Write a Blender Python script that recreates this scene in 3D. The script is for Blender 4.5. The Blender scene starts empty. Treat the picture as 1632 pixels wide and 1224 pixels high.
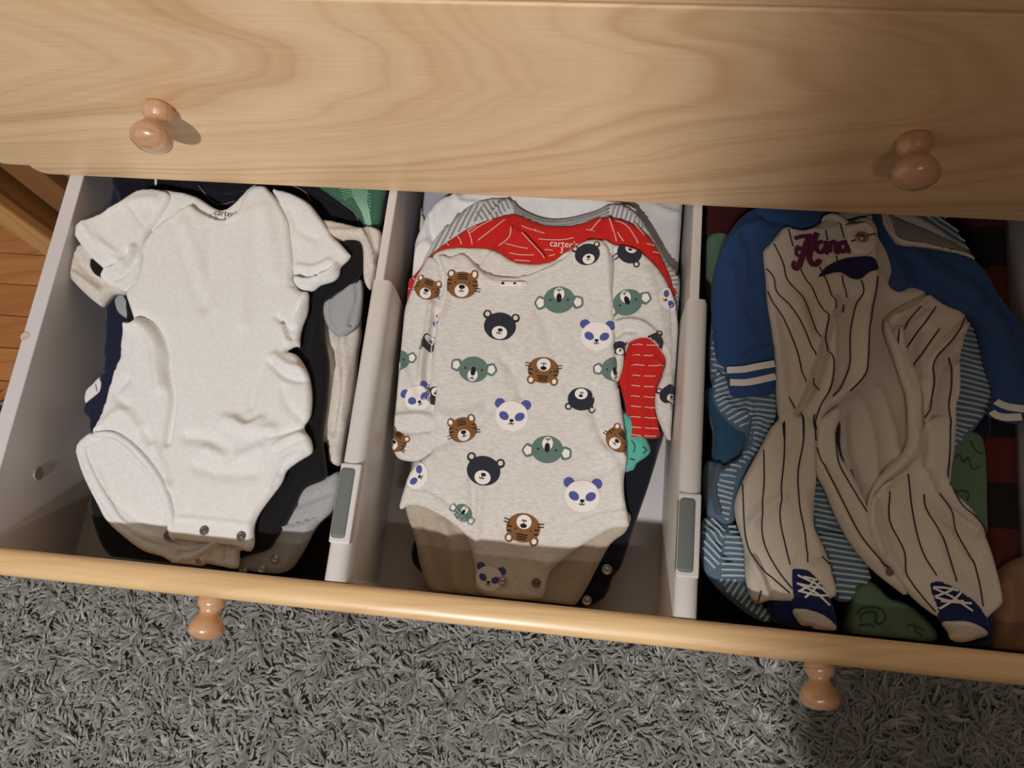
import bpy, math, random
import numpy as np
random.seed(5); RNG = np.random.RandomState(7)
SC = bpy.context.scene
COL = SC.collection

# ------------------------------------------------------------------ camera geometry
FPX = 1250.0
CAMH = 0.60
def _n(v): v = np.array(v, float); return v/np.linalg.norm(v)
_D = _n([108, 376, FPX]); _Y = np.array([449, -4234, FPX]); _Y = _n(_Y-_D*(_Y@_D)); _X = np.cross(_Y, -_D)
def ray(px, py):
    v = np.array([px-816, py-612, FPX]); return np.array([v@_X, v@_Y, -(v@_D)])
def atz(px, py, z):
    r = ray(px, py); return r*((z-CAMH)/r[2])+np.array([0, 0, CAMH])
def aty(px, py, y):
    r = ray(px, py); return r*(y/r[1])+np.array([0, 0, CAMH])

cam_d = bpy.data.cameras.new('camera'); cam = bpy.data.objects.new('camera', cam_d); COL.objects.link(cam)
from mathutils import Matrix, Vector
_rx = (_X[0], _Y[0], -_D[0]); _up = (-_X[1], -_Y[1], _D[1]); _bk = (-_X[2], -_Y[2], _D[2])
cam.matrix_world = Matrix(((_rx[0], _up[0], _bk[0], 0), (_rx[1], _up[1], _bk[1], 0), (_rx[2], _up[2], _bk[2], CAMH), (0, 0, 0, 1)))
cam_d.sensor_width = 36; cam_d.lens = FPX/1632*36; cam_d.clip_start = 0.02
SC.camera = cam

# ------------------------------------------------------------------ world, lamps, exposure
w = bpy.data.worlds.new('room_ambient'); SC.world = w; w.use_nodes = True
w.node_tree.nodes['Background'].inputs[0].default_value = (1.0, 0.91, 0.83, 1)
w.node_tree.nodes['Background'].inputs[1].default_value = 0.05
def point(name, loc, power, col, r):
    d = bpy.data.lights.new(name, 'POINT'); d.energy = power; d.color = col; d.shadow_soft_size = r
    o = bpy.data.objects.new(name, d); o.location = loc; COL.objects.link(o); return o
point('room_lamp', (-0.35, -1.30, 1.90), 166, (1.0, 0.975, 0.955), 0.040)
for dx in (-.05, 0, .05):
    point('hall_bulb', (0.22+dx, -0.50, 1.02), 1.45, (1.0, 0.86, 0.72), 0.012)
SC.view_settings.view_transform = 'Standard'; SC.view_settings.look = 'None'
SC.view_settings.gamma = 1; SC.view_settings.use_curve_mapping = False
SC.view_settings.exposure = 0.0

# ------------------------------------------------------------------ materials
def srgb(c):
    return tuple(((v/255)/12.92 if v/255 <= .04045 else (((v/255)+.055)/1.055)**2.4) for v in c)
MATS = {}
def newmat(name):
    m = bpy.data.materials.new(name); m.use_nodes = True
    nt = m.node_tree; return m, nt, nt.nodes['Principled BSDF']
def plain(name, col, rough=.5, metal=0, coat=0):
    if name in MATS: return MATS[name]
    m, nt, b = newmat(name); b.inputs['Base Color'].default_value = (*srgb(col), 1)
    b.inputs['Roughness'].default_value = rough; b.inputs['Metallic'].default_value = metal
    b.inputs['Coat Weight'].default_value = coat
    nz = nt.nodes.new('ShaderNodeTexNoise'); nz.inputs['Scale'].default_value = 300
    tc = nt.nodes.new('ShaderNodeTexCoord'); nt.links.new(tc.outputs['Object'], nz.inputs['Vector'])
    bp = nt.nodes.new('ShaderNodeBump'); bp.inputs['Strength'].default_value = .04; bp.inputs['Distance'].default_value = .001
    nt.links.new(nz.outputs[0], bp.inputs['Height']); nt.links.new(bp.outputs[0], b.inputs['Normal'])
    MATS[name] = m; return m
def fabric(name, col, col2=None, speck=900, amt=.5, rough=.92, bump=.25, sheen=.15, aniso=(1, 1, 1)):
    if name in MATS: return MATS[name]
    m, nt, b = newmat(name); N = nt.nodes; L = nt.links
    tc = N.new('ShaderNodeTexCoord'); mp = N.new('ShaderNodeMapping'); mp.inputs['Scale'].default_value = aniso
    L.new(tc.outputs['Object'], mp.inputs[0])
    nz = N.new('ShaderNodeTexNoise'); nz.inputs['Scale'].default_value = speck; nz.inputs['Detail'].default_value = 4
    L.new(mp.outputs[0], nz.inputs['Vector'])
    rp = N.new('ShaderNodeValToRGB'); c2 = col2 or tuple(v*.9 for v in col)
    rp.color_ramp.elements[0].position = .5-.35*amt-.02; rp.color_ramp.elements[1].position = .5+.12
    rp.color_ramp.elements[0].color = (*srgb(c2), 1); rp.color_ramp.elements[1].color = (*srgb(col), 1)
    L.new(nz.outputs[0], rp.inputs[0]); L.new(rp.outputs[0], b.inputs['Base Color'])
    b.inputs['Roughness'].default_value = rough; b.inputs['Sheen Weight'].default_value = sheen
    b.inputs['Specular IOR Level'].default_value = .2
    n2 = N.new('ShaderNodeTexNoise'); n2.inputs['Scale'].default_value = 1400; L.new(tc.outputs['Object'], n2.inputs['Vector'])
    n3 = N.new('ShaderNodeTexNoise'); n3.inputs['Scale'].default_value = 70; n3.inputs['Detail'].default_value = 3; L.new(tc.outputs['Object'], n3.inputs['Vector'])
    ad = N.new('ShaderNodeMath'); ad.operation = 'MULTIPLY_ADD'; ad.inputs[1].default_value = .8
    L.new(n3.outputs[0], ad.inputs[0]); L.new(n2.outputs[0], ad.inputs[2])
    bp = N.new('ShaderNodeBump'); bp.inputs['Strength'].default_value = bump; bp.inputs['Distance'].default_value = .0006
    L.new(ad.outputs[0], bp.inputs['Height']); L.new(bp.outputs[0], b.inputs['Normal'])
    MATS[name] = m; return m
def wood(name, base, dark, axis='x', scale=1.0, coat=.25, rough=.42, off=(0, 0, 0), bands=1.0):
    """pine: growth rings cut nearly along the grain, colour only"""
    if name in MATS: return MATS[name]
    m, nt, b = newmat(name); N = nt.nodes; L = nt.links
    tc = N.new('ShaderNodeTexCoord'); mp = N.new('ShaderNodeMapping')
    mp.inputs['Location'].default_value = off
    if axis == 'z': mp.inputs['Rotation'].default_value = (0, math.pi/2, 0)
    if axis == 'y': mp.inputs['Rotation'].default_value = (0, 0, math.pi/2)
    L.new(tc.outputs['Object'], mp.inputs[0])
    # ring distance: radius around an axis almost parallel to x, tilted so that cathedral figures appear
    sp = N.new('ShaderNodeSeparateXYZ'); L.new(mp.outputs[0], sp.inputs[0])
    wn = N.new('ShaderNodeTexNoise'); wn.inputs['Scale'].default_value = 1.0; wn.inputs['Detail'].default_value = 2
    sc = N.new('ShaderNodeMapping'); sc.inputs['Scale'].default_value = (1.7*scale, 9*scale, 9*scale); L.new(mp.outputs[0], sc.inputs[0]); L.new(sc.outputs[0], wn.inputs['Vector'])
    def mth(op, a, bb, c=None):
        n = N.new('ShaderNodeMath'); n.operation = op
        for i, v in enumerate((a, bb, c)):
            if v is None: continue
            if isinstance(v, (int, float)): n.inputs[i].default_value = v
            else: L.new(v, n.inputs[i])
        return n.outputs[0]
    # (z, tilted depth) -> radius
    zz = sp.outputs['Z']
    tl = mth('MULTIPLY_ADD', sp.outputs['X'], -.16, mth('ADD', sp.outputs['Y'], -.015))
    r2 = mth('SQRT', mth('ADD', mth('MULTIPLY', zz, zz), mth('MULTIPLY', tl, tl)), 0)
    rr = mth('MULTIPLY_ADD', wn.outputs[0], .05, r2)
    ph = mth('MULTIPLY', rr, 75*bands*scale)
    # irregular ring widths
    cmb = N.new('ShaderNodeCombineXYZ'); L.new(ph, cmb.inputs[0])
    rn = N.new('ShaderNodeTexNoise'); rn.inputs['Scale'].default_value = 1.15; rn.inputs['Detail'].default_value = 3; rn.inputs['Roughness'].default_value = .7
    L.new(cmb.outputs[0], rn.inputs['Vector'])
    rp = N.new('ShaderNodeValToRGB'); e = rp.color_ramp.elements
    mid = tuple(.55*a+.45*d for a, d in zip(base, dark))
    e[0].position = .30; e[0].color = (*srgb(dark), 1); e[1].position = .62; e[1].color = (*srgb(base), 1)
    k = e.new(.42); k.color = (*srgb(mid), 1); k = e.new(.50); k.color = (*srgb(tuple(.85*a+.15*d for a, d in zip(base, dark))), 1)
    L.new(rn.outputs[0], rp.inputs[0])
    fs = N.new('ShaderNodeMapping'); fs.inputs['Scale'].default_value = (12, 500, 500); L.new(mp.outputs[0], fs.inputs[0])
    fn = N.new('ShaderNodeTexNoise'); fn.inputs['Scale'].default_value = 1; fn.inputs['Detail'].default_value = 3; L.new(fs.outputs[0], fn.inputs['Vector'])
    fr = N.new('ShaderNodeMapRange'); fr.inputs[1].default_value = .3; fr.inputs[2].default_value = .7; fr.inputs[3].default_value = .92; fr.inputs[4].default_value = 1.03
    L.new(fn.outputs[0], fr.inputs[0])
    mx = N.new('ShaderNodeMix'); mx.data_type = 'RGBA'; mx.blend_type = 'MULTIPLY'; mx.inputs[0].default_value = 1
    L.new(rp.outputs[0], mx.inputs[6]); L.new(fr.outputs[0], mx.inputs[7])
    L.new(mx.outputs[2], b.inputs['Base Color'])
    b.inputs['Roughness'].default_value = rough; b.inputs['Coat Weight'].default_value = coat; b.inputs['Coat Roughness'].default_value = .25
    MATS[name] = m; return m

PINE = wood('pine_front', (238, 206, 164), (198, 154, 108), off=(.86, .2575, -.735), bands=.8)
PINE_RAIL = wood('pine_rail', (232, 196, 146), (205, 163, 112), off=(.1, .08, .04), bands=.8)
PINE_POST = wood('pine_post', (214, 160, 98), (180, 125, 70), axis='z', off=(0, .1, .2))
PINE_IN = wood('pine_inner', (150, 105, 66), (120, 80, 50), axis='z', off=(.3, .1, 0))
KNOBW = wood('knob_wood', (210, 166, 130), (186, 140, 104), axis='x', coat=.9, rough=.3, scale=2, off=(0, 0, .05))
WHITE_PANEL = plain('white_melamine', (208, 204, 206), .45)
WHITE_PLASTIC = plain('white_plastic', (214, 210, 207), .38)
GREY_PLASTIC = plain('grey_plastic', (106, 112, 108), .5)
METAL = plain('screw_metal', (170, 165, 160), .3, 1)
SNAPM = plain('snap_metal', (190, 180, 170), .28, 1)
SNAPD = plain('snap_socket', (120, 105, 92), .4, .6)

# ------------------------------------------------------------------ object helpers
def mesh_obj(name, verts, faces, mats, parent=None, smooth=True, fmat=None, kind=None):
    me = bpy.data.meshes.new(name); me.from_pydata([tuple(map(float, v)) for v in verts], [], [tuple(map(int, f)) for f in faces]); me.update()
    if not isinstance(mats, (list, tuple)): mats = [mats]
    for m in mats: me.materials.append(m)
    if fmat is not None: me.polygons.foreach_set('material_index', list(map(int, fmat)))
    if smooth: me.polygons.foreach_set('use_smooth', [True]*len(me.polygons))
    o = bpy.data.objects.new(name, me); COL.objects.link(o)
    if parent is not None:
        o.parent = parent
        if parent.name in GLOC: o.matrix_parent_inverse = Matrix.Translation(-Vector(GLOC[parent.name]))
    if kind: o['kind'] = kind
    return o
GLOC = {}
def thing(name, label, cat, loc=(0, 0, 0), group=None):
    o = bpy.data.objects.new(name, None); COL.objects.link(o); o.empty_display_size = .02
    o.location = loc; o['label'] = label; o['category'] = cat
    if group: o['group'] = group
    return o
import bmesh
def box(name, a, b, mat, parent=None, bev=.0015, seg=2, kind=None, off=(0, 0, 0)):
    bm = bmesh.new(); bmesh.ops.create_cube(bm, size=1)
    for v in bm.verts:
        v.co = Vector(((a[0]+b[0])/2+v.co.x*(b[0]-a[0])-off[0], (a[1]+b[1])/2+v.co.y*(b[1]-a[1])-off[1], (a[2]+b[2])/2+v.co.z*(b[2]-a[2])-off[2]))
    if bev > 0: bmesh.ops.bevel(bm, geom=bm.edges[:], offset=bev, segments=seg, affect='EDGES', profile=.5)
    me = bpy.data.meshes.new(name); bm.to_mesh(me); bm.free(); me.materials.append(mat)
    o = bpy.data.objects.new(name, me); COL.objects.link(o)
    if parent is not None: o.parent = parent
    if kind: o['kind'] = kind
    me.polygons.foreach_set('use_smooth', [False]*len(me.polygons))
    return o
def lathe_y(name, prof, c, mat, parent=None, n=40):
    """prof: (distance towards -y, radius)"""
    V = []; F = []
    for d, r in prof:
        for k in range(n):
            a = 2*math.pi*k/n; V.append((c[0]+r*math.cos(a), c[1]-d, c[2]+r*math.sin(a)))
    for i in range(len(prof)-1):
        for k in range(n):
            F.append((i*n+k, i*n+(k+1) % n, (i+1)*n+(k+1) % n, (i+1)*n+k))
    F.append(tuple(range(n))[::-1]); F.append(tuple((len(prof)-1)*n+k for k in range(n)))
    return mesh_obj(name, V, F, mat, parent)
def disc(name, c, prof, mat, parent, n=24, kind=None):
    """small lathe around z, prof: (height, radius)"""
    V = []; F = []
    for d, r in prof:
        for k in range(n):
            a = 2*math.pi*k/n; V.append((c[0]+r*math.cos(a), c[1]+r*math.sin(a), c[2]+d))
    for i in range(len(prof)-1):
        for k in range(n): F.append((i*n+k, i*n+(k+1) % n, (i+1)*n+(k+1) % n, (i+1)*n+k))
    F.append(tuple(range(n))[::-1]); F.append(tuple((len(prof)-1)*n+k for k in range(n)))
    return mesh_obj(name, V, F, mat, parent)

# ------------------------------------------------------------------ cloth helpers
def catmull(P, k=5, closed=True):
    P = np.array(P, float); n = len(P); out = []
    rng = range(n) if closed else range(n-1)
    for i in rng:
        p0, p1, p2, p3 = (P[(i-1) % n], P[i], P[(i+1) % n], P[(i+2) % n]) if closed else (P[max(i-1, 0)], P[i], P[i+1], P[min(i+2, n-1)])
        for j in range(k):
            t = j/k
            out.append(.5*((2*p1)+(-p0+p2)*t+(2*p0-5*p1+4*p2-p3)*t*t+(-p0+3*p1-3*p2+p3)*t**3))
    if not closed: out.append(P[-1])
    return np.array(out)
def segdist(x, y, P, closed=True):
    A = P; B = np.roll(P, -1, axis=0)
    if not closed: A = P[:-1]; B = P[1:]
    best = np.full(x.shape, 1e9); bx = np.zeros_like(x); by = np.zeros_like(x); sg = np.zeros_like(x)
    for (ax, ay), (cx, cy) in zip(A, B):
        dx, dy = cx-ax, cy-ay; L2 = dx*dx+dy*dy
        if L2 < 1e-14: continue
        t = np.clip(((x-ax)*dx+(y-ay)*dy)/L2, 0, 1)
        qx = ax+t*dx; qy = ay+t*dy; d = (x-qx)**2+(y-qy)**2
        m = d < best
        best = np.where(m, d, best); bx = np.where(m, qx, bx); by = np.where(m, qy, by)
        sg = np.where(m, np.sign(dx*(y-ay)-dy*(x-ax)), sg)
    return np.sqrt(best), bx, by, sg
def inside(x, y, P):
    r = np.zeros(x.shape, bool); B = np.roll(P, -1, axis=0)
    for (ax, ay), (cx, cy) in zip(P, B):
        if ay == cy: continue
        c = ((ay > y) != (cy > y)) & (x < (cx-ax)*(y-ay)/(cy-ay)+ax)
        r ^= c
    return r
_T = RNG.rand(256, 256)
def vnoise(x, y):
    xi = np.floor(x).astype(int); yi = np.floor(y).astype(int); fx = x-xi; fy = y-yi
    fx = fx*fx*(3-2*fx); fy = fy*fy*(3-2*fy)
    g = lambda a, b: _T[a % 256, b % 256]
    return (g(xi, yi)*(1-fx)+g(xi+1, yi)*fx)*(1-fy)+(g(xi, yi+1)*(1-fx)+g(xi+1, yi+1)*fx)*fy-.5
def fbm(x, y): return vnoise(x, y)+.5*vnoise(2.1*x+7, 2.1*y+3)+.25*vnoise(4.3*x+1, 4.3*y+9)

# bins: heights of the piles (plane per bin, falling towards the drawer front)
def zplane(zb, zf):
    return lambda x, y, dz=0: zf+(zb-zf)*np.clip((np.asarray(y)-.03)/.31, -.05, 1.25)+dz
ZL = zplane(-.012, -.050); ZM = zplane(-.022, -.086); ZR = zplane(-.030, -.048)
ZLW = lambda x, y, dz=0: ZL(x, y, dz)+.013*np.clip((-.415-np.asarray(x))/.06, 0, 1)
LIM = {'L': (-.4795, -.1985, .0115, .385), 'M': (-.1755, .0655, .0115, .385), 'R': (.0862, .3435, .0115, .385)}
def px2w(P, zf, dz, lim=None):
    out = []
    for px, py in P:
        z = zf(0, .2)+dz
        for _ in range(6):
            p = atz(px, py, z); z = float(zf(p[0], p[1]))+dz
        x, y = p[0], p[1]
        if lim: x = min(max(x, lim[0]), lim[1]); y = min(max(y, lim[2]), lim[3])
        out.append((x, y))
    return np.array(out)
def gridmesh(P, s):
    x0, y0 = P.min(0)-s*.5; x1, y1 = P.max(0)+s
    nx = int((x1-x0)/s)+2; ny = int((y1-y0)/s)+2
    cx, cy = np.meshgrid(x0+s*(np.arange(nx-1)+.5), y0+s*(np.arange(ny-1)+.5), indexing='ij')
    ins = inside(cx, cy, P)
    cnt = np.zeros((nx, ny), int)
    for a in (0, 1):
        for b in (0, 1): cnt[a:nx-1+a, b:ny-1+b] += ins
    used = cnt > 0; idx = -np.ones((nx, ny), int); idx[used] = np.arange(used.sum())
    gx, gy = np.meshgrid(x0+s*np.arange(nx), y0+s*np.arange(ny), indexing='ij')
    X = gx[used]; Y = gy[used]; bnd = (cnt[used] < 4)
    _, bx, by, _ = segdist(X[bnd], Y[bnd], P)
    X[bnd] = bx; Y[bnd] = by
    I, J = np.nonzero(ins)
    Q = np.stack([idx[I, J], idx[I+1, J], idx[I+1, J+1], idx[I, J+1]], 1)
    # one relaxation of the ring just inside the border
    E = set()
    ed = np.concatenate([Q[:, [0, 1]], Q[:, [1, 2]], Q[:, [2, 3]], Q[:, [3, 0]]])
    key = {}
    for a, b in ed.tolist():
        if (b, a) in E: E.discard((b, a))
        else: E.add((a, b))
    return X, Y, Q, bnd, list(E)
class Part: pass
def cloth(name, outline, zf, dz, mat, parent, lim, T=.004, r=.004, folds=(), wr=.0008, wsc=(45, 25), thick=.003, s=.0023, smooth_out=4, seed=0, px=True, hem=None, rot=0, edge_pow=.5, floor=None):
    """soft sheet of fabric lying on the pile: outline (photo px, put at the pile's height), rounded rim, folds (px polylines)"""
    O = catmull(outline, smooth_out) if smooth_out > 1 else np.array(outline, float)
    P = px2w(O, zf, dz, lim)
    FF = []
    for f in folds:
        pts, h, wd = f[0], f[1], f[2]; kind = f[3] if len(f) > 3 else 'r'
        FF.append((px2w(catmull(pts, 4, False), zf, dz), h*1.9, wd*.85, kind))
    def H(x, y):
        x = np.asarray(x, float); y = np.asarray(y, float)
        d, _, _, _ = segdist(x, y, P)
        d = np.where(inside(x, y, P), d, 0)
        u = 1-np.clip(d/r, 0, 1); e = np.sqrt(np.clip(1-u*u, 0, 1))
        z = zf(x, y, dz)+T*e
        en = np.clip(d/.006, 0, 1)
        ca, sa = math.cos(rot), math.sin(rot); xr = ca*x+sa*y; yr = -sa*x+ca*y
        z = z+wr*en*2*fbm(xr*wsc[0]+seed*3.7, yr*wsc[1]+seed*1.3)+wr*.5*en*fbm(xr*wsc[0]*3+seed, yr*wsc[1]*3)
        for q, h, wd, kd in FF:
            dd, _, _, sg = segdist(x, y, q, False)
            if kd == 'r': z = z+h*np.exp(-(dd/wd)**2)*np.clip(d/.003, 0, 1)
            elif kd == 's': z = z+h*np.where(sg > 0, 1, 0)*np.exp(-(dd/wd))*np.clip(d/.003, 0, 1)-h*.3*np.where(sg <= 0, 1, 0)*np.exp(-(dd/(wd*.4)))*np.clip(d/.003, 0, 1)
        if hem:
            for hd in (hem if isinstance(hem, (list, tuple)) else (hem,)):
                z = z-.0009*np.exp(-((d-hd)/.0007)**2)
        return z
    X, Y, Q, bnd, E = gridmesh(P, s)
    Z = H(X, Y); n = len(X)
    top = np.stack([X, Y, Z], 1); zb = zf(X, Y, dz)-thick
    if floor is not None: zb = np.full_like(zb, floor)
    bot = np.stack([X, Y, zb], 1)
    F = [tuple(q) for q in Q.tolist()]+[tuple(v+n for v in q[::-1]) for q in Q.tolist()]+[(b, a, a+n, b+n) for a, b in E]
    p = Part(); p.o = mesh_obj(name, np.concatenate([top, bot]), F, mat, parent); p.H = H; p.P = P; p.zf = zf; p.dz = dz; p.lim = lim
    return p
def W(p, pts): return px2w(pts, p.zf, p.dz+.003)
class Stamp:
    """flat print on a garment: layers of small patches that follow its surface"""
    def __init__(s, part): s.p = part; s.V = []; s.F = []; s.M = []; s.mats = []
    def mi(s, m):
        if m not in s.mats: s.mats.append(m)
        return s.mats.index(m)
    def poly(s, Pw, mat, off=.0006, res=.0012, clip=True):
        X, Y, Q, b, E = gridmesh(Pw, res)
        if len(X) == 0: return
        k = np.ones(len(Q), bool)
        if clip:
            cx = X[Q].mean(1); cy = Y[Q].mean(1); k = inside(cx, cy, s.p.P)
        Q = Q[k]
        if len(Q) == 0: return
        Z = s.p.H(X, Y)+off; n = len(s.V)
        s.V += list(zip(X, Y, Z)); s.F += (Q+n).tolist(); s.M += [s.mi(mat)]*len(Q)
    def ellipse(s, c, a, b, rot, mat, off=.0006, res=.0012, n=28, lump=0):
        t = np.linspace(0, 2*np.pi, n, endpoint=False); q = 1+lump*np.cos(5*t)
        x = a*np.cos(t)*q; y = b*np.sin(t)*q; ca, sa = math.cos(rot), math.sin(rot)
        s.poly(np.stack([c[0]+ca*x-sa*y, c[1]+sa*x+ca*y], 1), mat, off, res)
    def line(s, Pw, wd, mat, off=.0006, step=.0022, taper=False, clip=True):
        P = np.array(Pw, float)
        L = np.concatenate([[0], np.cumsum(np.hypot(*np.diff(P, axis=0).T))])
        m = max(2, int(L[-1]/step)+1); t = np.linspace(0, L[-1], m)
        x = np.interp(t, L, P[:, 0]); y = np.interp(t, L, P[:, 1])
        tx = np.gradient(x); ty = np.gradient(y); l = np.hypot(tx, ty)+1e-9
        ww = wd/2*(np.ones(m) if not taper else np.sqrt(np.clip(np.minimum(np.arange(m), m-1-np.arange(m))/(.25*m)+.25, 0, 1)))
        xs = np.stack([x-ty/l*ww, x+ty/l*ww], 1); ys = np.stack([y+tx/l*ww, y-tx/l*ww], 1)
        ok = inside(x, y, s.p.P) if clip else np.ones(m, bool)
        Z = np.maximum(s.p.H(xs[:, 0], ys[:, 0]), s.p.H(xs[:, 1], ys[:, 1]))+off; n = len(s.V)
        for i in range(m): s.V.append((xs[i, 0], ys[i, 0], Z[i])); s.V.append((xs[i, 1], ys[i, 1], Z[i]))
        for i in range(m-1):
            if ok[i] and ok[i+1]: s.F.append((n+2*i+1, n+2*i+3, n+2*i+2, n+2*i)); s.M.append(s.mi(mat))
    def build(s, name, parent=None, kind=None, label=None):
        if kind is None and ('strip' in name or 'stitch' in name or 'print' in name and name.split('_')[0] in ('line', 'dinosaur')): kind = 'stuff'
        if not s.F: return None
        o = mesh_obj(name, s.V, s.F, s.mats, parent or s.p.o, True, s.M, kind)
        if label: o['label'] = label
        return o
def hatch(part, angle, spacing, width, mat, name='stripes', wob=.0012, dash=None, poly=None, bend=0, off=.0005, parent=None, phase=0):
    """parallel printed stripes over a part (or over a px polygon of it)"""
    S = Stamp(part); P = part.P if poly is None else W(part, catmull(poly, 3))
    c = P.mean(0); R = np.hypot(*(P-c).T).max(); ca, sa = math.cos(angle), math.sin(angle)
    k = int(R/spacing)+1
    for i in range(-k, k+1):
        u = np.arange(-R, R, .003); v = i*spacing+phase+wob*2*fbm(u*35+i*.15, np.full_like(u, 3.0+angle))+bend*u*u
        x = c[0]+ca*u-sa*v; y = c[1]+sa*u+ca*v
        ins = inside(x, y, P) & inside(x, y, part.P)
        if dash is not None:
            ins &= (np.sin(u*dash+i*2.4) > -.75)
        j = 0
        while j < len(u):
            if ins[j]:
                e = j
                while e+1 < len(u) and ins[e+1]: e += 1
                if e-j >= 1: S.line(np.stack([x[j:e+1], y[j:e+1]], 1), width, mat, off, .003, clip=False)
                j = e+1
            else: j += 1
    return S.build(name, parent or part.o)
def snap(part, px, py, parent, dark=False, r=.0038, up=.0):
    c = W(part, [(px, py)])[0]; z = float(part.H(np.array([c[0]]), np.array([c[1]]))[0])+.0002+up
    o = disc('snap', (c[0], c[1], z), [(0, r), (.0012, r), (.0016, r*.85), (.0010, r*.6), (.0009, r*.42), (.0018, r*.36), (.0020, r*.15)], SNAPD if dark else SNAPM, parent)
    return o
# ================================================================== SETTING
FLOOR = -.56
# floor: oak boards running along x, each its own board near the drawer
fl = box('floor', (-2.6, -2.4, FLOOR-.03), (2.2, 1.0, FLOOR-.012), plain('subfloor', (90, 60, 36), .8), bev=0, kind='structure')
OAKS = [wood('oak_board_%s' % k, b, d, off=(i*.7, .05*i, .03*i), coat=.35, rough=.35, bands=.9) for i, (k, b, d) in enumerate((('amber', (186, 122, 64), (148, 88, 42)), ('brown', (172, 106, 54), (132, 76, 36)), ('honey', (196, 132, 72), (158, 98, 48))))]
y = .11; i = 0
while y < .62:
    x = -1.85+(i*.37 % .6)
    while x < -.15:
        L_ = .75+.2*((i*7) % 3)
        box('floorboard', (x+.0006, y+.0006, FLOOR-.012), (min(x+L_, 2)-.0006, y+.0562, FLOOR), OAKS[(i+int(x*3)) % 3], fl, bev=.0012, seg=1); x += L_
    y += .0568; i += 1
box('wall_back', (-2.6, .86, FLOOR-.03), (2.2, .90, 1.9), plain('wall_paint', (206, 198, 186), .8), bev=0, kind='structure')
box('wall_left', (-2.64, -2.4, FLOOR-.03), (-2.6, .90, 1.9), plain('wall_paint', (206, 198, 186), .8), bev=0, kind='structure')
box('baseboard_back', (-2.6, .845, FLOOR-.011), (2.2, .86, FLOOR+.09), plain('trim_paint', (220, 216, 208), .5), bev=.003, kind='structure')

# unseen board added in place of the standing person, to shade the drawer's right part
def hexa(name, c4, th, mat, parent=None):
    a = [Vector(p) for p in c4]; nrm = (a[1]-a[0]).cross(a[3]-a[0]).normalized()*th
    V = [tuple(p) for p in a]+[tuple(p+nrm) for p in a]
    return mesh_obj(name, V, [(3, 2, 1, 0), (4, 5, 6, 7), (0, 1, 5, 4), (1, 2, 6, 5), (2, 3, 7, 6), (3, 0, 4, 7)], mat, parent, smooth=False)
RUGTOP = FLOOR+.045
lb = thing('shade_board', 'unseen leaning board added to shade the right part of the drawer', 'board', (.30, -.35, FLOOR+.045))
def lean(pts, th=.02):
    V = []
    for x, z in pts: V.append((x, -.35-.244*(z+.515), z))
    for x, z in pts: V.append((x, -.35-.244*(z+.515)-th, z))
    n = len(pts)
    return mesh_obj('panel', V, [tuple(range(n)), tuple(range(n, 2*n))[::-1]]+[(k, k+n, (k+1) % n+n, (k+1) % n) for k in range(n)], PINE_IN, lb, smooth=False)
GLOC[lb.name] = (.30, -.35, FLOOR+.045)
lean([(.30, -.512), (.12, .30), (.035, .42), (-.135, 1.08), (-.197, 1.21), (-.222, 1.36), (-.24, 1.48), (1.2, 1.48), (1.4, -.512)])
hp = thing('shade_box', 'unseen low box added to shade the right part of the rug', 'light_blocker', (.45, -.40, RUGTOP)); GLOC[hp.name] = (.45, -.40, RUGTOP)  # unseen box, added only to throw the shadow edge on the rug
box('shade_box_body', (.195, -.43, RUGTOP), (.75, -.245, .30), WHITE_PANEL, hp, .003)

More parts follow.
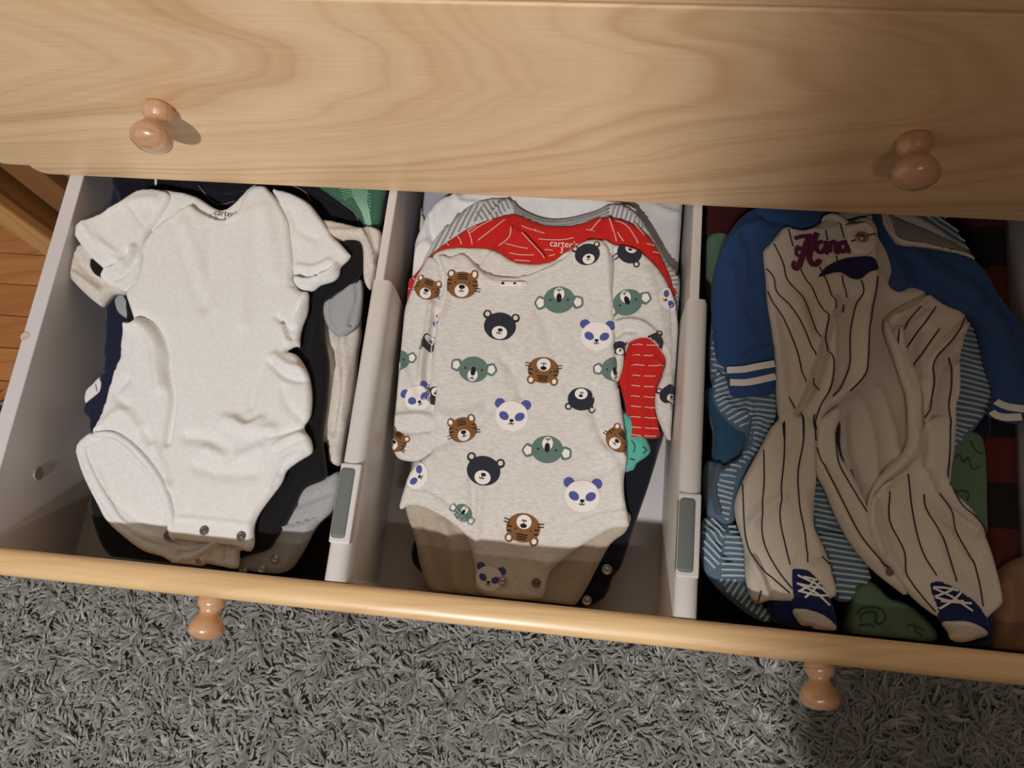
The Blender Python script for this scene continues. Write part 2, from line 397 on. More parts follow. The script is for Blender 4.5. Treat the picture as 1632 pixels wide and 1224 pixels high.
# rug: backing + pile of shaggy strands
rug = thing('rug', 'grey shaggy rug with deep pile on the floor in front of the dresser', 'rug', (0, 0, 0))
RZ = FLOOR+.006
box('backing', (-1.25, -.62, FLOOR+.0005), (.95, .235, RZ), fabric('rug_backing', (70, 68, 66)), rug, bev=.002)
def pile():
    m, nt, b = newmat('rug_pile'); N = nt.nodes; L = nt.links
    g = N.new('ShaderNodeNewGeometry')
    rp = N.new('ShaderNodeValToRGB'); e = rp.color_ramp.elements
    e[0].color = (*srgb((128, 126, 121)), 1); e[1].color = (*srgb((168, 166, 160)), 1); k = e.new(.5); k.color = (*srgb((148, 146, 141)), 1)
    L.new(g.outputs['Random Per Island'], rp.inputs[0]); L.new(rp.outputs[0], b.inputs['Base Color'])
    b.inputs['Roughness'].default_value = .36; b.inputs['Sheen Weight'].default_value = .2
    nv, no = 42000, 36000; n = nv+no
    x = np.concatenate([RNG.uniform(-1.0, .62, nv), RNG.uniform(-1.23, .93, no)]); y = np.concatenate([RNG.uniform(-.29, .03, nv), RNG.uniform(-.60, .215, no)])
    e2 = int(nv*.035); x[:e2] = RNG.uniform(-1.0, -.62, e2); y[:e2] = RNG.uniform(.02, .225, e2)
    # tufts lean in coherent swirling directions
    th = 2*np.pi*(1.3*fbm(x*22, y*22)+.9*fbm(x*75+9, y*75))+RNG.normal(0, .22, n)
    ln = RNG.uniform(.024, .042, n); lean = RNG.uniform(.8, 1.3, n); hgt = .021+.024*fbm(x*60+3, y*60)+RNG.uniform(-.004, .004, n)
    wdt = RNG.uniform(.0020, .0042, n); wdt[nv:] *= 1.35
    K = 6; V = np.zeros((n, K, 3, 3))
    curl = RNG.normal(0, .5, n)+1.6*fbm(x*50+31, y*50+17)
    px = x.copy(); py = y.copy()
    for j in range(K):
        t = j/(K-1); a = th+curl*t+.45*np.sin(9*t+x*400)
        if j: px = px+np.cos(a)*ln*lean/(K-1)*(.25+1.1*t); py = py+np.sin(a)*ln*lean/(K-1)*(.25+1.1*t)
        z = RZ-.001+hgt*np.sin(np.minimum(t*1.35, 1.35)*1.15)
        ww = wdt*(1-.75*t**3)
        nx_, ny_ = -np.sin(a), np.cos(a)
        V[:, j, 0] = np.stack([px+nx_*ww, py+ny_*ww, z-.0006], 1); V[:, j, 1] = np.stack([px, py, z+ww*.7], 1); V[:, j, 2] = np.stack([px-nx_*ww, py-ny_*ww, z-.0006], 1)
    V = V.reshape(-1, 3); base = (np.arange(n)*K*3)[:, None, None, None]
    jj = np.arange(K-1)[None, :, None, None]*3; side = np.arange(2)[None, None, :, None]
    q = base+jj+side+np.array([0, 1, 4, 3])[None, None, None, :]
    q = q.reshape(-1, 4)
    me = bpy.data.meshes.new('pile'); me.vertices.add(len(V)); me.vertices.foreach_set('co', V.ravel())
    me.loops.add(q.size); me.loops.foreach_set('vertex_index', q.ravel().astype(np.int32))
    me.polygons.add(len(q)); me.polygons.foreach_set('loop_start', (np.arange(len(q))*4).astype(np.int32)); me.update(calc_edges=True)
    me.polygons.foreach_set('use_smooth', [True]*len(q)); me.materials.append(m)
    o = bpy.data.objects.new('pile', me); COL.objects.link(o); o.parent = rug; o['kind'] = 'stuff'
pile()

# ================================================================== DRESSER
YF = .3425
dr = thing('dresser', 'pine dresser with one long drawer pulled open above the grey rug', 'dresser', (-.07, .6, FLOOR))
DO = (-.07, .6, FLOOR)
def dbox(name, a, b, mat, bev=.0015, parent=None, off=DO): return box(name, a, b, mat, parent or dr, bev, off=off)
dbox('side_panel', (-.643, .352, FLOOR+.0008), (-.617, .84, .226), PINE_POST, .002)
dbox('side_panel', (.487, .352, FLOOR+.0008), (.513, .84, .226), PINE_POST, .002)
dbox('corner_post', (-.643, .338, FLOOR+.0008), (-.607, .352, .226), PINE_POST, .003)
dbox('corner_post', (.477, .338, FLOOR+.0008), (.513, .352, .226), PINE_POST, .003)
dbox('top_board', (-.665, .3385, .2275), (.535, .845, .250), wood('pine_top', (232, 200, 160), (206, 164, 118), off=(.2, .1, 0)), .004)
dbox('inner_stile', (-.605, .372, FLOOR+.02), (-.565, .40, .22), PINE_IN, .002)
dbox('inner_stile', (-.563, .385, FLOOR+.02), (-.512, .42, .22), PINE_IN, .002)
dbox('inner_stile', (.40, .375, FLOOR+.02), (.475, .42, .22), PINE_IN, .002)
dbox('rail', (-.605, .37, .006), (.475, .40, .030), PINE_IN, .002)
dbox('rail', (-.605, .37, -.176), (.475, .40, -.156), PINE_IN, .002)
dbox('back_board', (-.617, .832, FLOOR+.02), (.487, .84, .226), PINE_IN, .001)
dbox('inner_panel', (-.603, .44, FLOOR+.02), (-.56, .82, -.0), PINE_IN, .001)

def slab(name, poly, y0, y1, mat, parent, bev=.004, off=DO):
    """panel from an x-z outline, thickness along y, front edges eased"""
    bm = bmesh.new(); vs = [bm.verts.new((x-off[0], y0-off[1], z-off[2])) for x, z in poly]; f = bm.faces.new(vs)
    r = bmesh.ops.extrude_face_region(bm, geom=[f])
    for v in [g for g in r['geom'] if isinstance(g, bmesh.types.BMVert)]: v.co.y += y1-y0
    bmesh.ops.recalc_face_normals(bm, faces=bm.faces[:])
    fe = [e for e in bm.edges if all(abs(v.co.y-(y0-off[1])) < 1e-6 for v in e.verts)]
    bmesh.ops.bevel(bm, geom=fe, offset=bev, segments=4, affect='EDGES', profile=.5)
    me = bpy.data.meshes.new(name); bm.to_mesh(me); bm.free(); me.materials.append(mat)
    o = bpy.data.objects.new(name, me); COL.objects.link(o); o.parent = parent; return o
def knob(c, parent, off=DO, sc=1.0):
    c = (c[0]-off[0], c[1]-off[1], c[2]-off[2])
    prof = [(-.001, .0125), (.003, .0135), (.006, .0138), (.0085, .0128), (.011, .0102), (.013, .0092), (.015, .0098), (.018, .0125), (.022, .0160), (.0255, .0176), (.029, .0178), (.032, .0162), (.0345, .0125), (.036, .0070), (.0365, .0018)]
    return lathe_y('knob', [(d*sc, r*sc*.87) for d, r in prof], c, KNOBW, parent)
arc = [(-.555+.010*(1-math.cos(t)), .0145+.010*(1-math.sin(t))) for t in np.linspace(0, math.pi/2, 7)]
arc2 = [(-.525+.012*(1-math.cos(t)), .0005+.012*(1-math.sin(t))) for t in np.linspace(.1, math.pi/2, 6)]
upper = slab('upper_drawer_front', arc+[(-.525, .0145)]+arc2+[(.425, .0005), (.425, .2235), (-.555, .2235)], YF, YF+.020, PINE, dr, .0018)
upper['label'] = 'closed pine drawer front with two round knobs'
knob((-.3475, YF, .110), upper); knob((.206, YF, .106), upper)
kn = mesh_obj('wood_knot', [], [], PINE)
bpy.data.objects.remove(kn)
lower = slab('lower_drawer_front', [(-.555, -.40), (.425, -.40), (.425, -.185), (-.555, -.185)], YF, YF+.020, PINE, dr, .0018)
knob((-.3475, YF, -.29), lower); knob((.206, YF, -.29), lower)

# ================================================================== OPEN DRAWER
dw = thing('drawer', 'open drawer with white sides and a pine front, full of baby clothes', 'drawer', (-.07, .2, -.137))
WO = (-.07, .2, -.137)
def wbox(name, a, b, mat, bev=.001, parent=None): return box(name, a, b, mat, parent or dw, bev, off=WO)
wbox('side', (-.4955, .0085, -.137), (-.4815, .80, 0), WHITE_PANEL)
wbox('side', (.3455, .0085, -.137), (.3595, .80, 0), WHITE_PANEL)
wbox('bottom', (-.4815, .0085, -.137), (.3455, .80, -.1265), plain('drawer_bottom', (200, 194, 194), .5), 0)
wbox('back', (-.4815, .786, -.1265), (.3455, .80, -.004), WHITE_PANEL)
def front_profile():
    pr = [(-.0125, -.145), (-.0125, -.006), (-.0113, -.0022), (-.008, -.0002), (-.003, .0008), (.003, .0006), (.0068, -.0012), (.0085, -.004), (.0085, -.145)]
    V = []; x0, x1 = -.555, .425
    for x in (x0, x1):
        for yy, z in pr: V.append((x-WO[0], yy-WO[1], z-WO[2]))
    n = len(pr); F = [(k, k+1, n+k+1, n+k) for k in range(n-1)]+[(n-1, 0, n, 2*n-1), tuple(range(n))[::-1], tuple(range(n, 2*n))]
    o = mesh_obj('front', V, F, PINE_RAIL, dw, smooth=True)
    md = o.modifiers.new('e', 'EDGE_SPLIT'); md.split_angle = math.radians(50); return o
fr = front_profile()
for kx in (-.318, .1925):
    knob((kx, -.0125, -.083), fr, WO, 1.0)
# cam cover on the top edge, screw on the inner wall
c = atz(40, 536, 0); disc('cam_cover', (c[0]-WO[0], c[1]-WO[1], 0-WO[2]), [(-.003, .0042), (.0003, .0042), (.0005, .0032), (.0002, .0025)], plain('beige_cap', (196, 184, 160), .5), dw)
def disc_x(name, c, prof, mat, parent, n=20):
    V = []; F = []
    for d, r in prof:
        for k in range(n):
            a = 2*math.pi*k/n; V.append((c[0]+d, c[1]+r*math.cos(a), c[2]+r*math.sin(a)))
    for i in range(len(prof)-1):
        for k in range(n): F.append((i*n+k, i*n+(k+1) % n, (i+1)*n+(k+1) % n, (i+1)*n+k))
    F.append(tuple(range(n))[::-1]); F.append(tuple((len(prof)-1)*n+k for k in range(n)))
    return mesh_obj(name, V, F, mat, parent)
r_ = ray(61, 755); t_ = -.4815/r_[0]
disc_x('screw', (-.4815-WO[0], r_[1]*t_-WO[1], CAMH+r_[2]*t_-WO[2]), [(-.002, .0062), (.0006, .0062), (.0010, .0050), (.0002, .0030), (.0002, .0010)], plain('dull_screw', (158, 150, 146), .6, .3), dw)

# ================================================================== DIVIDERS (spring-loaded, telescoping)
def divider(xl, label, y0c, y1c, wf=.0172):
    o0 = (xl+.009, .2, -.126)
    d = thing('drawer_divider', label, 'divider', o0, 'white telescoping dividers in the open drawer')
    box('rear_section', (xl+.0022, .250, -.1255), (xl+.0100, .785, -.0006), WHITE_PLASTIC, d, .0012, off=o0)
    # front section, rounded top
    V = []; pr = [(0, -.1258), (0, -.005), (.0012, -.0022), (.0040, -.0004), (.0080, .0002), (.0120, -.0004), (.0152, -.0026), (wf, -.0065), (wf, -.03), (.0105, -.125), (.0105, -.1258)]
    n = len(pr)
    for yy in (.0092, .2565, .259):
        for x, z in pr:
            sh = 0 if yy < .2585 else .0012
            V.append((xl+min(max(x, sh), wf-sh)-o0[0], yy-o0[1], min(z, -sh)-o0[2]))
    F = []
    for s_ in range(2): F += [(s_*n+k, (s_+1)*n+k, (s_+1)*n+(k+1) % n, s_*n+(k+1) % n) for k in range(n)]
    F += [tuple(range(n)), tuple(range(2*n, 3*n))[::-1]]
    fo = mesh_obj('front_section', V, F, WHITE_PLASTIC, d); fo.modifiers.new('e', 'EDGE_SPLIT').split_angle = math.radians(45)
    rim = box('clip_rim', (xl+.0001, y0c-.002, -.004), (xl+.0168, y1c+.002, .0016), WHITE_PLASTIC, d, .0012, off=o0)
    cl = box('grey_clip', (xl-.0006, y0c, -.006), (xl+.0142, y1c, .0026), GREY_PLASTIC, d, .0042, 4, off=o0); cl['label'] = 'grey locking clip'
    box('end_foot', (xl-.001, .0089, -.126), (xl+.0185, .0125, -.020), WHITE_PLASTIC, d, .0008, off=o0)
    return d
ya, yb = atz(545, 862, 0)[1], atz(558, 743, 0)[1]
divider(-.1962, 'white telescoping divider between the white bodysuits and the animal print bodysuit', ya, yb)
ya, yb = atz(1092, 916, 0)[1], atz(1100, 791, 0)[1]
divider(.0672, 'white telescoping divider beside the pinstriped sleeper', ya, yb)

# ================================================================== CLOTHES
def garment(name, label, cat, px, zf, dz, group=None):
    z = float(zf(0, .2))+dz; p = px2w([px], zf, dz)[0]; loc = (p[0], p[1], float(zf(p[0], p[1]))+dz-.01)
    g = thing(name, label, cat, loc, group); GLOC[g.name] = loc; return g
def C7(*p): return [(1100+a/3.06, 300+b/3.06) for a, b in p]
def C8(*p): return [(1090+a/2.847, 640+b/2.847) for a, b in p]
def C5(*p): return [(600+a/3.022, 290+b/3.022) for a, b in p]
def C6(*p): return [(600+a/2.781, 560+b/2.781) for a, b in p]
def C1(*p): return [(a/3.886, 260+b/3.886) for a, b in p]
def C2(*p): return [(300+a/3.886, 260+b/3.886) for a, b in p]
def C3(*p): return [(a/3.4, 560+b/3.4) for a, b in p]
def C4(*p): return [(300+a/3.06, 560+b/3.06) for a, b in p]
def CH(*p): return [(1180+a/5.44, 330+b/5.44) for a, b in p]

WHT = fabric('white_cotton', (226, 226, 225), (221, 220, 218), speck=300, amt=.1, bump=.04)
CRM = fabric('cream_cotton', (214, 206, 198), (202, 193, 183), speck=400, amt=.3)
BLK = fabric('black_cotton', (22, 22, 24), (14, 14, 16))
NVY = fabric('navy_cotton', (32, 34, 60), (24, 26, 48))
INK = fabric('ink_cotton', (20, 22, 32), (13, 14, 22))
GRN = fabric('green_leaf_cotton', (72, 112, 90), (56, 94, 74))
MRL = fabric('grey_marl', (166, 168, 170), (134, 137, 142), speck=1000, amt=1)
OAT = fabric('oatmeal_marl', (216, 212, 207), (192, 186, 178), speck=420, amt=.9, aniso=(.45, 1.5, 1))
OATI = fabric('oatmeal_inside_shaded', (176, 164, 148), (158, 146, 130), speck=420, amt=.9, aniso=(.45, 1.5, 1))  # inside of the oatmeal cloth, colour darkened for the shadow lying on it
REDM = fabric('red_cotton', (196, 36, 30), (180, 30, 26))
GST = fabric('pale_grey_cotton', (206, 203, 200), (194, 190, 188))
LAV = fabric('lavender_grey_cotton', (168, 164, 176), (156, 150, 164))
TEAL = fabric('teal_cotton', (96, 178, 164), (84, 164, 150))
BLU = fabric('royal_blue_cotton', (52, 82, 132), (44, 72, 118))
IVO = fabric('ivory_cotton', (222, 213, 198), (211, 200, 184))
IVI = fabric('ivory_inside', (214, 206, 192), (202, 193, 178))
SBL = fabric('stripe_blue_cotton', (100, 124, 146), (88, 112, 134))
TBL = fabric('teal_blue_cotton', (50, 88, 116), (42, 78, 104))
MNT = fabric('mint_cotton', (104, 130, 104), (94, 120, 94))
DRD = fabric('maroon_cotton', (74, 28, 28), (60, 22, 22))
PCH = fabric('peach_cotton', (150, 116, 92), (136, 102, 80))
FNV = fabric('foot_navy', (34, 40, 92), (26, 32, 76))
def flat(n, c): return fabric(n, c, tuple(v*.94 for v in c), bump=.12)
P_DK = flat('print_charcoal', (46, 46, 58)); P_KO = flat('print_sage', (98, 122, 114)); P_BL = flat('print_periwinkle', (80, 88, 152))
P_WH = flat('print_white', (236, 230, 224)); P_TG = flat('print_brown', (130, 90, 54)); P_BK = flat('print_black', (34, 28, 30)); P_BG = flat('print_beige', (222, 206, 186))
P_GR = flat('print_grey', (146, 142, 140)); P_PK = flat('print_pale_pink', (226, 170, 156)); P_PIN = flat('print_pinstripe', (52, 46, 58)); P_PUR = flat('print_plum', (104, 40, 78)); P_PUR2 = flat('print_plum_edge', (70, 30, 66))
P_LB = flat('print_pale_blue', (190, 208, 216)); P_LG = flat('print_leaf_green', (150, 196, 166)); P_MD = flat('print_moss', (58, 84, 64)); P_NV = flat('print_navy', (34, 36, 78)); P_TXT = flat('print_label_grey', (92, 90, 94))

def text_on(part, txt, px, py, size, rot, mat, name='lettering', parent=None, off=.0007, squash=1.0):
    cu = bpy.data.curves.new('t', 'FONT'); cu.body = txt; cu.size = size; cu.align_x = 'CENTER'; cu.align_y = 'CENTER'; cu.resolution_u = 3
    to = bpy.data.objects.new('t', cu); COL.objects.link(to); bpy.context.view_layer.update()
    me = bpy.data.meshes.new_from_object(to); co = np.array([v.co[:] for v in me.vertices]); F = [tuple(p.vertices) for p in me.polygons]
    bpy.data.objects.remove(to); c = W(part, [(px, py)])[0]; ca, sa = math.cos(rot), math.sin(rot)
    x = c[0]+ca*co[:, 0]-sa*co[:, 1]*squash; y = c[1]+sa*co[:, 0]+ca*co[:, 1]*squash
    return mesh_obj(name, np.stack([x, y, part.H(x, y)+off], 1), F, mat, parent or part.o, smooth=False)

def animal(part, kind, px, py, size, rot=0, sq=1.0):
    """printed animal head, size = head width in photo pixels"""
    S = Stamp(part); c = W(part, [(px, py)])[0]; a = size*.000272; R = math.radians(rot); ca, sa = math.cos(R), math.sin(R)
    def at(u, v): u *= sq; return (c[0]+a*(ca*u-sa*v), c[1]+a*(sa*u+ca*v))
    def E(u, v, ra, rb, m, l=1, r=0, lump=0): S.ellipse(at(u, v), a*ra*(sq if ra > .3 else 1), a*rb, R+r, m, .0004+.00022*l, max(.0006, a*.09), 26, lump)
    def Ln(pts, wd, m, l=4): S.line([at(*p) for p in pts], a*wd, m, .0004+.00022*l, .0008)
    def mouth(y):
        Ln([(0, y), (0, y-.12)], .05, P_BK, 5); Ln([(-.15, y-.10), (-.08, y-.18), (0, y-.12), (.08, y-.18), (.15, y-.10)], .05, P_BK, 5)
    if kind == 'bear':
        for s in (-1, 1): E(s*.88, .62, .27, .27, P_DK, 0); E(s*.88, .64, .15, .15, P_BG, 2)
        E(0, 0, 1, .84, P_DK, 1); E(.03, -.38, .48, .40, P_WH, 2); E(.05, -.22, .17, .10, P_BK, 3); mouth(-.30)
        for s in (-1, 1): E(s*.36, .12, .05, .05, P_BK, 2)
    elif kind == 'koala':
        for s in (-1, 1): E(s*1.17, .15, .40, .42, P_KO, 0, 0, .06); E(s*1.20, .15, .24, .28, P_WH, 2, 0, .10)
        E(0, 0, 1, .84, P_KO, 1); E(0, -.38, .34, .40, P_WH, 2); E(0, -.12, .17, .30, P_BK, 3); mouth(-.48)
        for s in (-1, 1): E(s*.56, .02, .08, .08, P_BK, 3)
    elif kind == 'panda':
        for s in (-1, 1): E(s*.80, .72, .32, .30, P_BL, 0)
        E(0, 0, 1, .90, P_WH, 1)
        for s in (-1, 1): E(s*.48, -.02, .32, .24, P_BL, 2, s*.5)
        E(0, -.28, .15, .09, P_BK, 3); mouth(-.34)
    elif kind == 'tiger':
        for s in (-1, 1): E(s*.72, .64, .28, .28, P_TG, 0); E(s*.74, .66, .14, .16, P_WH, 2)
        E(0, 0, 1, .82, P_TG, 1); E(0, -.34, .44, .40, P_WH, 2); E(0, -.12, .20, .13, P_BK, 3); mouth(-.26)
        for k in range(3): Ln([(-.34+.03*k, .38+.13*k), (.34-.03*k, .38+.13*k)], .07, P_BK, 2)
        for s in (-1, 1):
            E(s*.45, .12, .06, .06, P_BK, 3)
            for v in (.25, .0): Ln([(s*.92, v), (s*.66, v+.02)], .08, P_BK, 2)
            for v in (-.15, -.32): Ln([(s*.80, v), (s*1.18, v-.06)], .05, P_BK, 2)
    return S.build(kind+'_print')
E_ = None

# ---------------------------------------------------------------- left bin, bottom to top
L = LIM['L']
g = garment('folded_leggings', 'black leggings folded at the bottom of the left compartment by its divider', 'leggings', (500, 800), ZL, -.05)
cloth('body', [(575, 430), (602, 430), (592, 500), (575, 610), (562, 720), (547, 800), (530, 928), (440, 925), (360, 912), (300, 860), (420, 700), (530, 560)], ZL, -.044, BLK, g, L, floor=-.1262, s=.004)
g = garment('folded_shirt', 'navy shirt with white stripes at the far left of the left compartment', 'shirt', (180, 450), ZL, -.05)
p = cloth('body', [(130, 302), (165, 290), (250, 290), (270, 420), (240, 560), (210, 680), (180, 740), (160, 700), (150, 690), (146, 668), (165, 625), (166, 560), (168, 490), (146, 430), (132, 350)], ZL, -.030, NVY, g, L, floor=-.1262, s=.003)
q = cloth('sleeve', [(161, 598), (190, 590), (200, 640), (175, 680), (147, 690), (143, 668), (133, 655), (140, 640), (160, 622)], ZL, -.026, NVY, g, L, s=.002)
q = cloth('cuff', [(160, 600), (166, 612), (164, 622), (150, 634), (138, 643), (135, 634), (138, 622), (148, 612)], ZL, -.025, WHT, g, L, s=.0012, T=.003)
S = Stamp(q); S.line(W(q, [(152, 612), (155, 628)]), .0008, P_GR); S.build('stripe')
S = Stamp(p); S.line(W(p, [(154, 296), (158, 310), (163, 330), (166, 352)]), .0030, P_GR); S.line(W(p, [(150, 296), (153, 310), (158, 330), (161, 352)]), .0008, P_WH); S.build('white_stripe')
g = garment('folded_trousers', 'black trousers with stitched seams across the back of the left compartment', 'trousers', (360, 330), ZL, -.04)
p = cloth('body', [(195, 268), (430, 262), (612, 268), (612, 300), (604, 345), (590, 400), (480, 420), (300, 430), (200, 380), (190, 320)], ZL, -.024, INK, g, L, floor=-.1262, s=.003, folds=[([(300, 290), (350, 318), (400, 312)], .002, .003), ([(440, 290), (520, 325), (560, 350)], .003, .003), ([(230, 285), (240, 300), (238, 320)], .0015, .002)])
S = Stamp(p)
for pts in ([(320, 300), (345, 326), (375, 322)], [(545, 325), (565, 340), (572, 352)], [(460, 298), (490, 312), (497, 325)]): S.line(W(p, catmull(pts, 4, False)), .0006, P_GR)
S.line(W(p, [(249, 286), (249, 298)]), .0022, P_WH)
S.build('stitching')
g = garment('folded_shirt', 'green shirt with pale leaf stripes behind the black bodysuit', 'shirt', (570, 330), ZL, -.03)
p = cloth('body', [(500, 285), (560, 280), (612, 288), (611, 320), (603, 355), (585, 372), (575, 350), (556, 330), (530, 312)], ZL, -.016, GRN, g, L, s=.0025, thick=.008)
S = Stamp(p)
for k in range(9):
    S.line(W(p, catmull([(578+3.5*k-18, 296), (575+2.2*k-8, 320), (578+1.4*k, 340), (586+.9*k, 368)], 4, False)), .0008, P_LG)
for k in range(6): S.line(W(p, catmull([(540+2*k, 300+4*k), (562, 300+3*k), (592, 312+5*k)], 4, False)), .0007, P_LG)
S.build('leaf_stripes')

g = garment('long_sleeve_shirt', 'cream long sleeved shirt under the black bodysuit, cuffs showing left and right', 'shirt', (540, 600), ZL, -.03)
cloth('body', [(300, 420), (480, 400), (560, 470), (572, 520), (567, 560), (563, 602), (558, 642), (549, 684), (544, 717), (540, 739), (525, 735), (512, 702), (420, 760), (330, 640)], ZL, -.025, CRM, g, L, s=.003, thick=.01, folds=[([(530, 560), (540, 620), (530, 690)], -.003, .003), ([(548, 540), (552, 600), (545, 680)], .003, .003), ([(524, 712), (543, 706)], -.001, .001)])
q = cloth('left_sleeve', C1((510, 500), (440, 570), (390, 650), (440, 715), (520, 800), (600, 868), (635, 878), (700, 805), (780, 800), (820, 700), (700, 560), (600, 500)), ZLW, -.006, CRM, g, L, s=.0018, hem=.0022, folds=[(C1((470, 690), (540, 740), (620, 800)), .0022, .002), (C1((500, 620), (560, 690), (640, 760)), -.0016, .0018), (C1((440, 570), (510, 600)), -.0015, .0012)], thick=.006)
q.o['label'] = 'turned cream cuff at the left'
q = cloth('right_sleeve', C2((830, 360), (950, 372), (1060, 398), (1130, 394), (1180, 412), (1197, 440), (1192, 500), (1170, 580), (1155, 700), (1125, 772), (1098, 750), (1085, 690), (1084, 560), (1072, 500), (1040, 472), (930, 482), (870, 460)), ZL, -.008, CRM, g, L, s=.0016, T=.0045, folds=[(C2((1080, 430), (1110, 480), (1140, 560), (1150, 640)), .003, .0014), (C2((1125, 410), (1150, 470), (1165, 560)), -.002, .0014), (C2((880, 440), (980, 440), (1060, 440)), .0016, .004)], thick=.006)

g = garment('bodysuit', 'grey marl bodysuit with snaps peeking out beneath the black bodysuit', 'bodysuit', (490, 820), ZL, -.025)
p = cloth('body', [(230, 470), (480, 470), (512, 600), (508, 700), (516, 757), (540, 752), (539, 782), (529, 812), (503, 838), (480, 880), (458, 908), (427, 914), (384, 908), (330, 880), (230, 700)], ZL, -.018, MRL, g, L, s=.0025, thick=.006, hem=.004, folds=[([(530, 785), (500, 797), (470, 808)], -.0015, .0016), ([(525, 818), (490, 835), (445, 842)], .003, .003, 's')])
for c in ((440, 890), (418, 906), (387, 908)): snap(p, c[0], c[1], g)
cloth('right_sleeve', C2((838, 870), (900, 828), (1000, 752), (1045, 738), (1072, 722), (1078, 800), (1062, 960), (1035, 1010), (1000, 1040), (940, 1066), (890, 1045), (845, 970)), ZL, -.014, MRL, g, L, s=.0016, thick=.005, folds=[(C2((1045, 750), (1050, 850), (1020, 940), (1005, 1010)), -.003, .0016), (C2((900, 850), (895, 930), (910, 1040)), -.0012, .0016)])
cloth('left_sleeve', C1((705, 770), (800, 800), (840, 960), (800, 965), (765, 950), (735, 925), (715, 880)), ZL, -.014, MRL, g, L, s=.0016, thick=.005)

g = garment('bodysuit', 'black bodysuit lying directly beneath the white one', 'bodysuit', (300, 600), ZL, -.014)
p = cloth('body', [(200, 330), (330, 345), (480, 335), (526, 381), (560, 381), (574, 386), (580, 405), (577, 430), (562, 450), (530, 470), (514, 490), (517, 540), (523, 580), (520, 638), (513, 695), (518, 742), (517, 763), (484, 779), (468, 812), (454, 838), (440, 858), (428, 874), (400, 884), (300, 906), (200, 896), (173, 884), (158, 860), (147, 825), (144, 792), (160, 740), (190, 600), (200, 480), (150, 432), (142, 415), (160, 380)], ZL, -.011, BLK, g, L, s=.0025, thick=.005, wr=.0006, folds=[([(540, 400), (520, 470), (500, 560)], .0015, .004), ([(505, 700), (480, 770), (440, 850)], .001, .003)])
q = cloth('left_sleeve', C1((560, 590), (590, 595), (640, 640), (680, 690), (660, 720), (610, 705), (575, 680), (556, 640)), ZLW, -.0030, BLK, g, L, s=.0012, T=.002)
# white bodysuit
g = garment('bodysuit', 'white short sleeved bodysuit spread out on top of the left pile', 'bodysuit', (320, 600), ZL, -.006)
G = g
back = cloth('back_panel', C1((790, 250), (800, 205), (870, 168), (1000, 166), (1130, 182), (1230, 215), (1310, 268), (1370, 293), (1425, 272), (1490, 212), (1540, 160), (1600, 150), (1600, 400), (1300, 500), (900, 420)), ZL, -.0045, WHT, g, L, s=.0018, wr=.0004, T=.003)
text_on(back, "carter's", 361, 341, .0080, -.05, P_TXT, 'size_label', off=.0008)
text_on(back, "3m", 362, 351, .0060, -.05, P_TXT, 'size_label', off=.0008)
flap = cloth('rear_flap', C3((470, 480), (430, 500), (414, 545), (440, 640), (478, 730), (530, 830), (580, 920), (680, 1010), (780, 1080), (880, 1110), (960, 1160), (1040, 1168), (1110, 1150), (1200, 1165), (1285, 1172), (1300, 1080), (1370, 1050), (1340, 700), (1000, 500), (720, 400), (560, 420)), ZL, -.0058, WHT, g, L, s=.0018, wr=.0005, T=.0035, hem=(.0062, .0074),
    folds=[(C3((560, 620), (640, 820), (800, 950), (930, 1010)), -.0008, .004), (C3((1000, 1130), (1100, 1100), (1180, 1040)), .003, .003), (C3((1230, 1020), (1220, 1100), (1215, 1165)), -.0012, .002)])
cloth('leg_binding', C3((500, 440), (462, 462), (426, 498), (413, 545), (440, 640), (478, 730), (530, 830), (580, 920), (680, 1012), (780, 1082), (880, 1112), (960, 1160), (1040, 1170), (1110, 1152), (1180, 1050), (1225, 1005), (1190, 992), (1140, 1020), (1080, 1042), (1000, 1046), (930, 1020), (860, 985), (760, 955), (680, 900), (620, 820), (560, 720), (500, 600), (482, 540), (500, 500), (560, 486), (560, 450)), ZL, -.0040, WHT, g, L, s=.0014, wr=.0006, T=.0035, r=.0035, smooth_out=3,
    folds=[(C3((450, 540), (480, 650), (550, 800), (640, 920), (780, 1020), (900, 1060)), -.0008, .0012), (C3((980, 1100), (1060, 1100), (1130, 1060)), -.003, .0025)])
ls = cloth('left_sleeve', C1((436, 403), (436, 403), (540, 352), (640, 310), (740, 252), (800, 205), (860, 170), (960, 164), (1060, 200), (1000, 330), (930, 430), (900, 520), (890, 640), (860, 760), (800, 800), (740, 782), (672, 750), (622, 712), (650, 665), (575, 592), (500, 502)), ZLW, -.0015, WHT, g, L, s=.0017, wr=.0007, T=.004, folds=[
    (C1((700, 300), (850, 250), (960, 240)), .0015, .006), (C1((530, 380), (600, 480), (700, 560), (780, 640)), .0018, .004), (C1((545, 385), (620, 500), (690, 560), (760, 600)), -.0012, .0016), (C1((640, 690), (740, 660), (820, 600), (840, 540)), .0030, .0035), (C1((640, 650), (740, 620), (800, 560)), -.0022, .0028), (C1((690, 750), (780, 700), (850, 620)), -.0015, .0016), (C1((820, 280), (860, 340), (900, 400)), -.0008, .0015)])
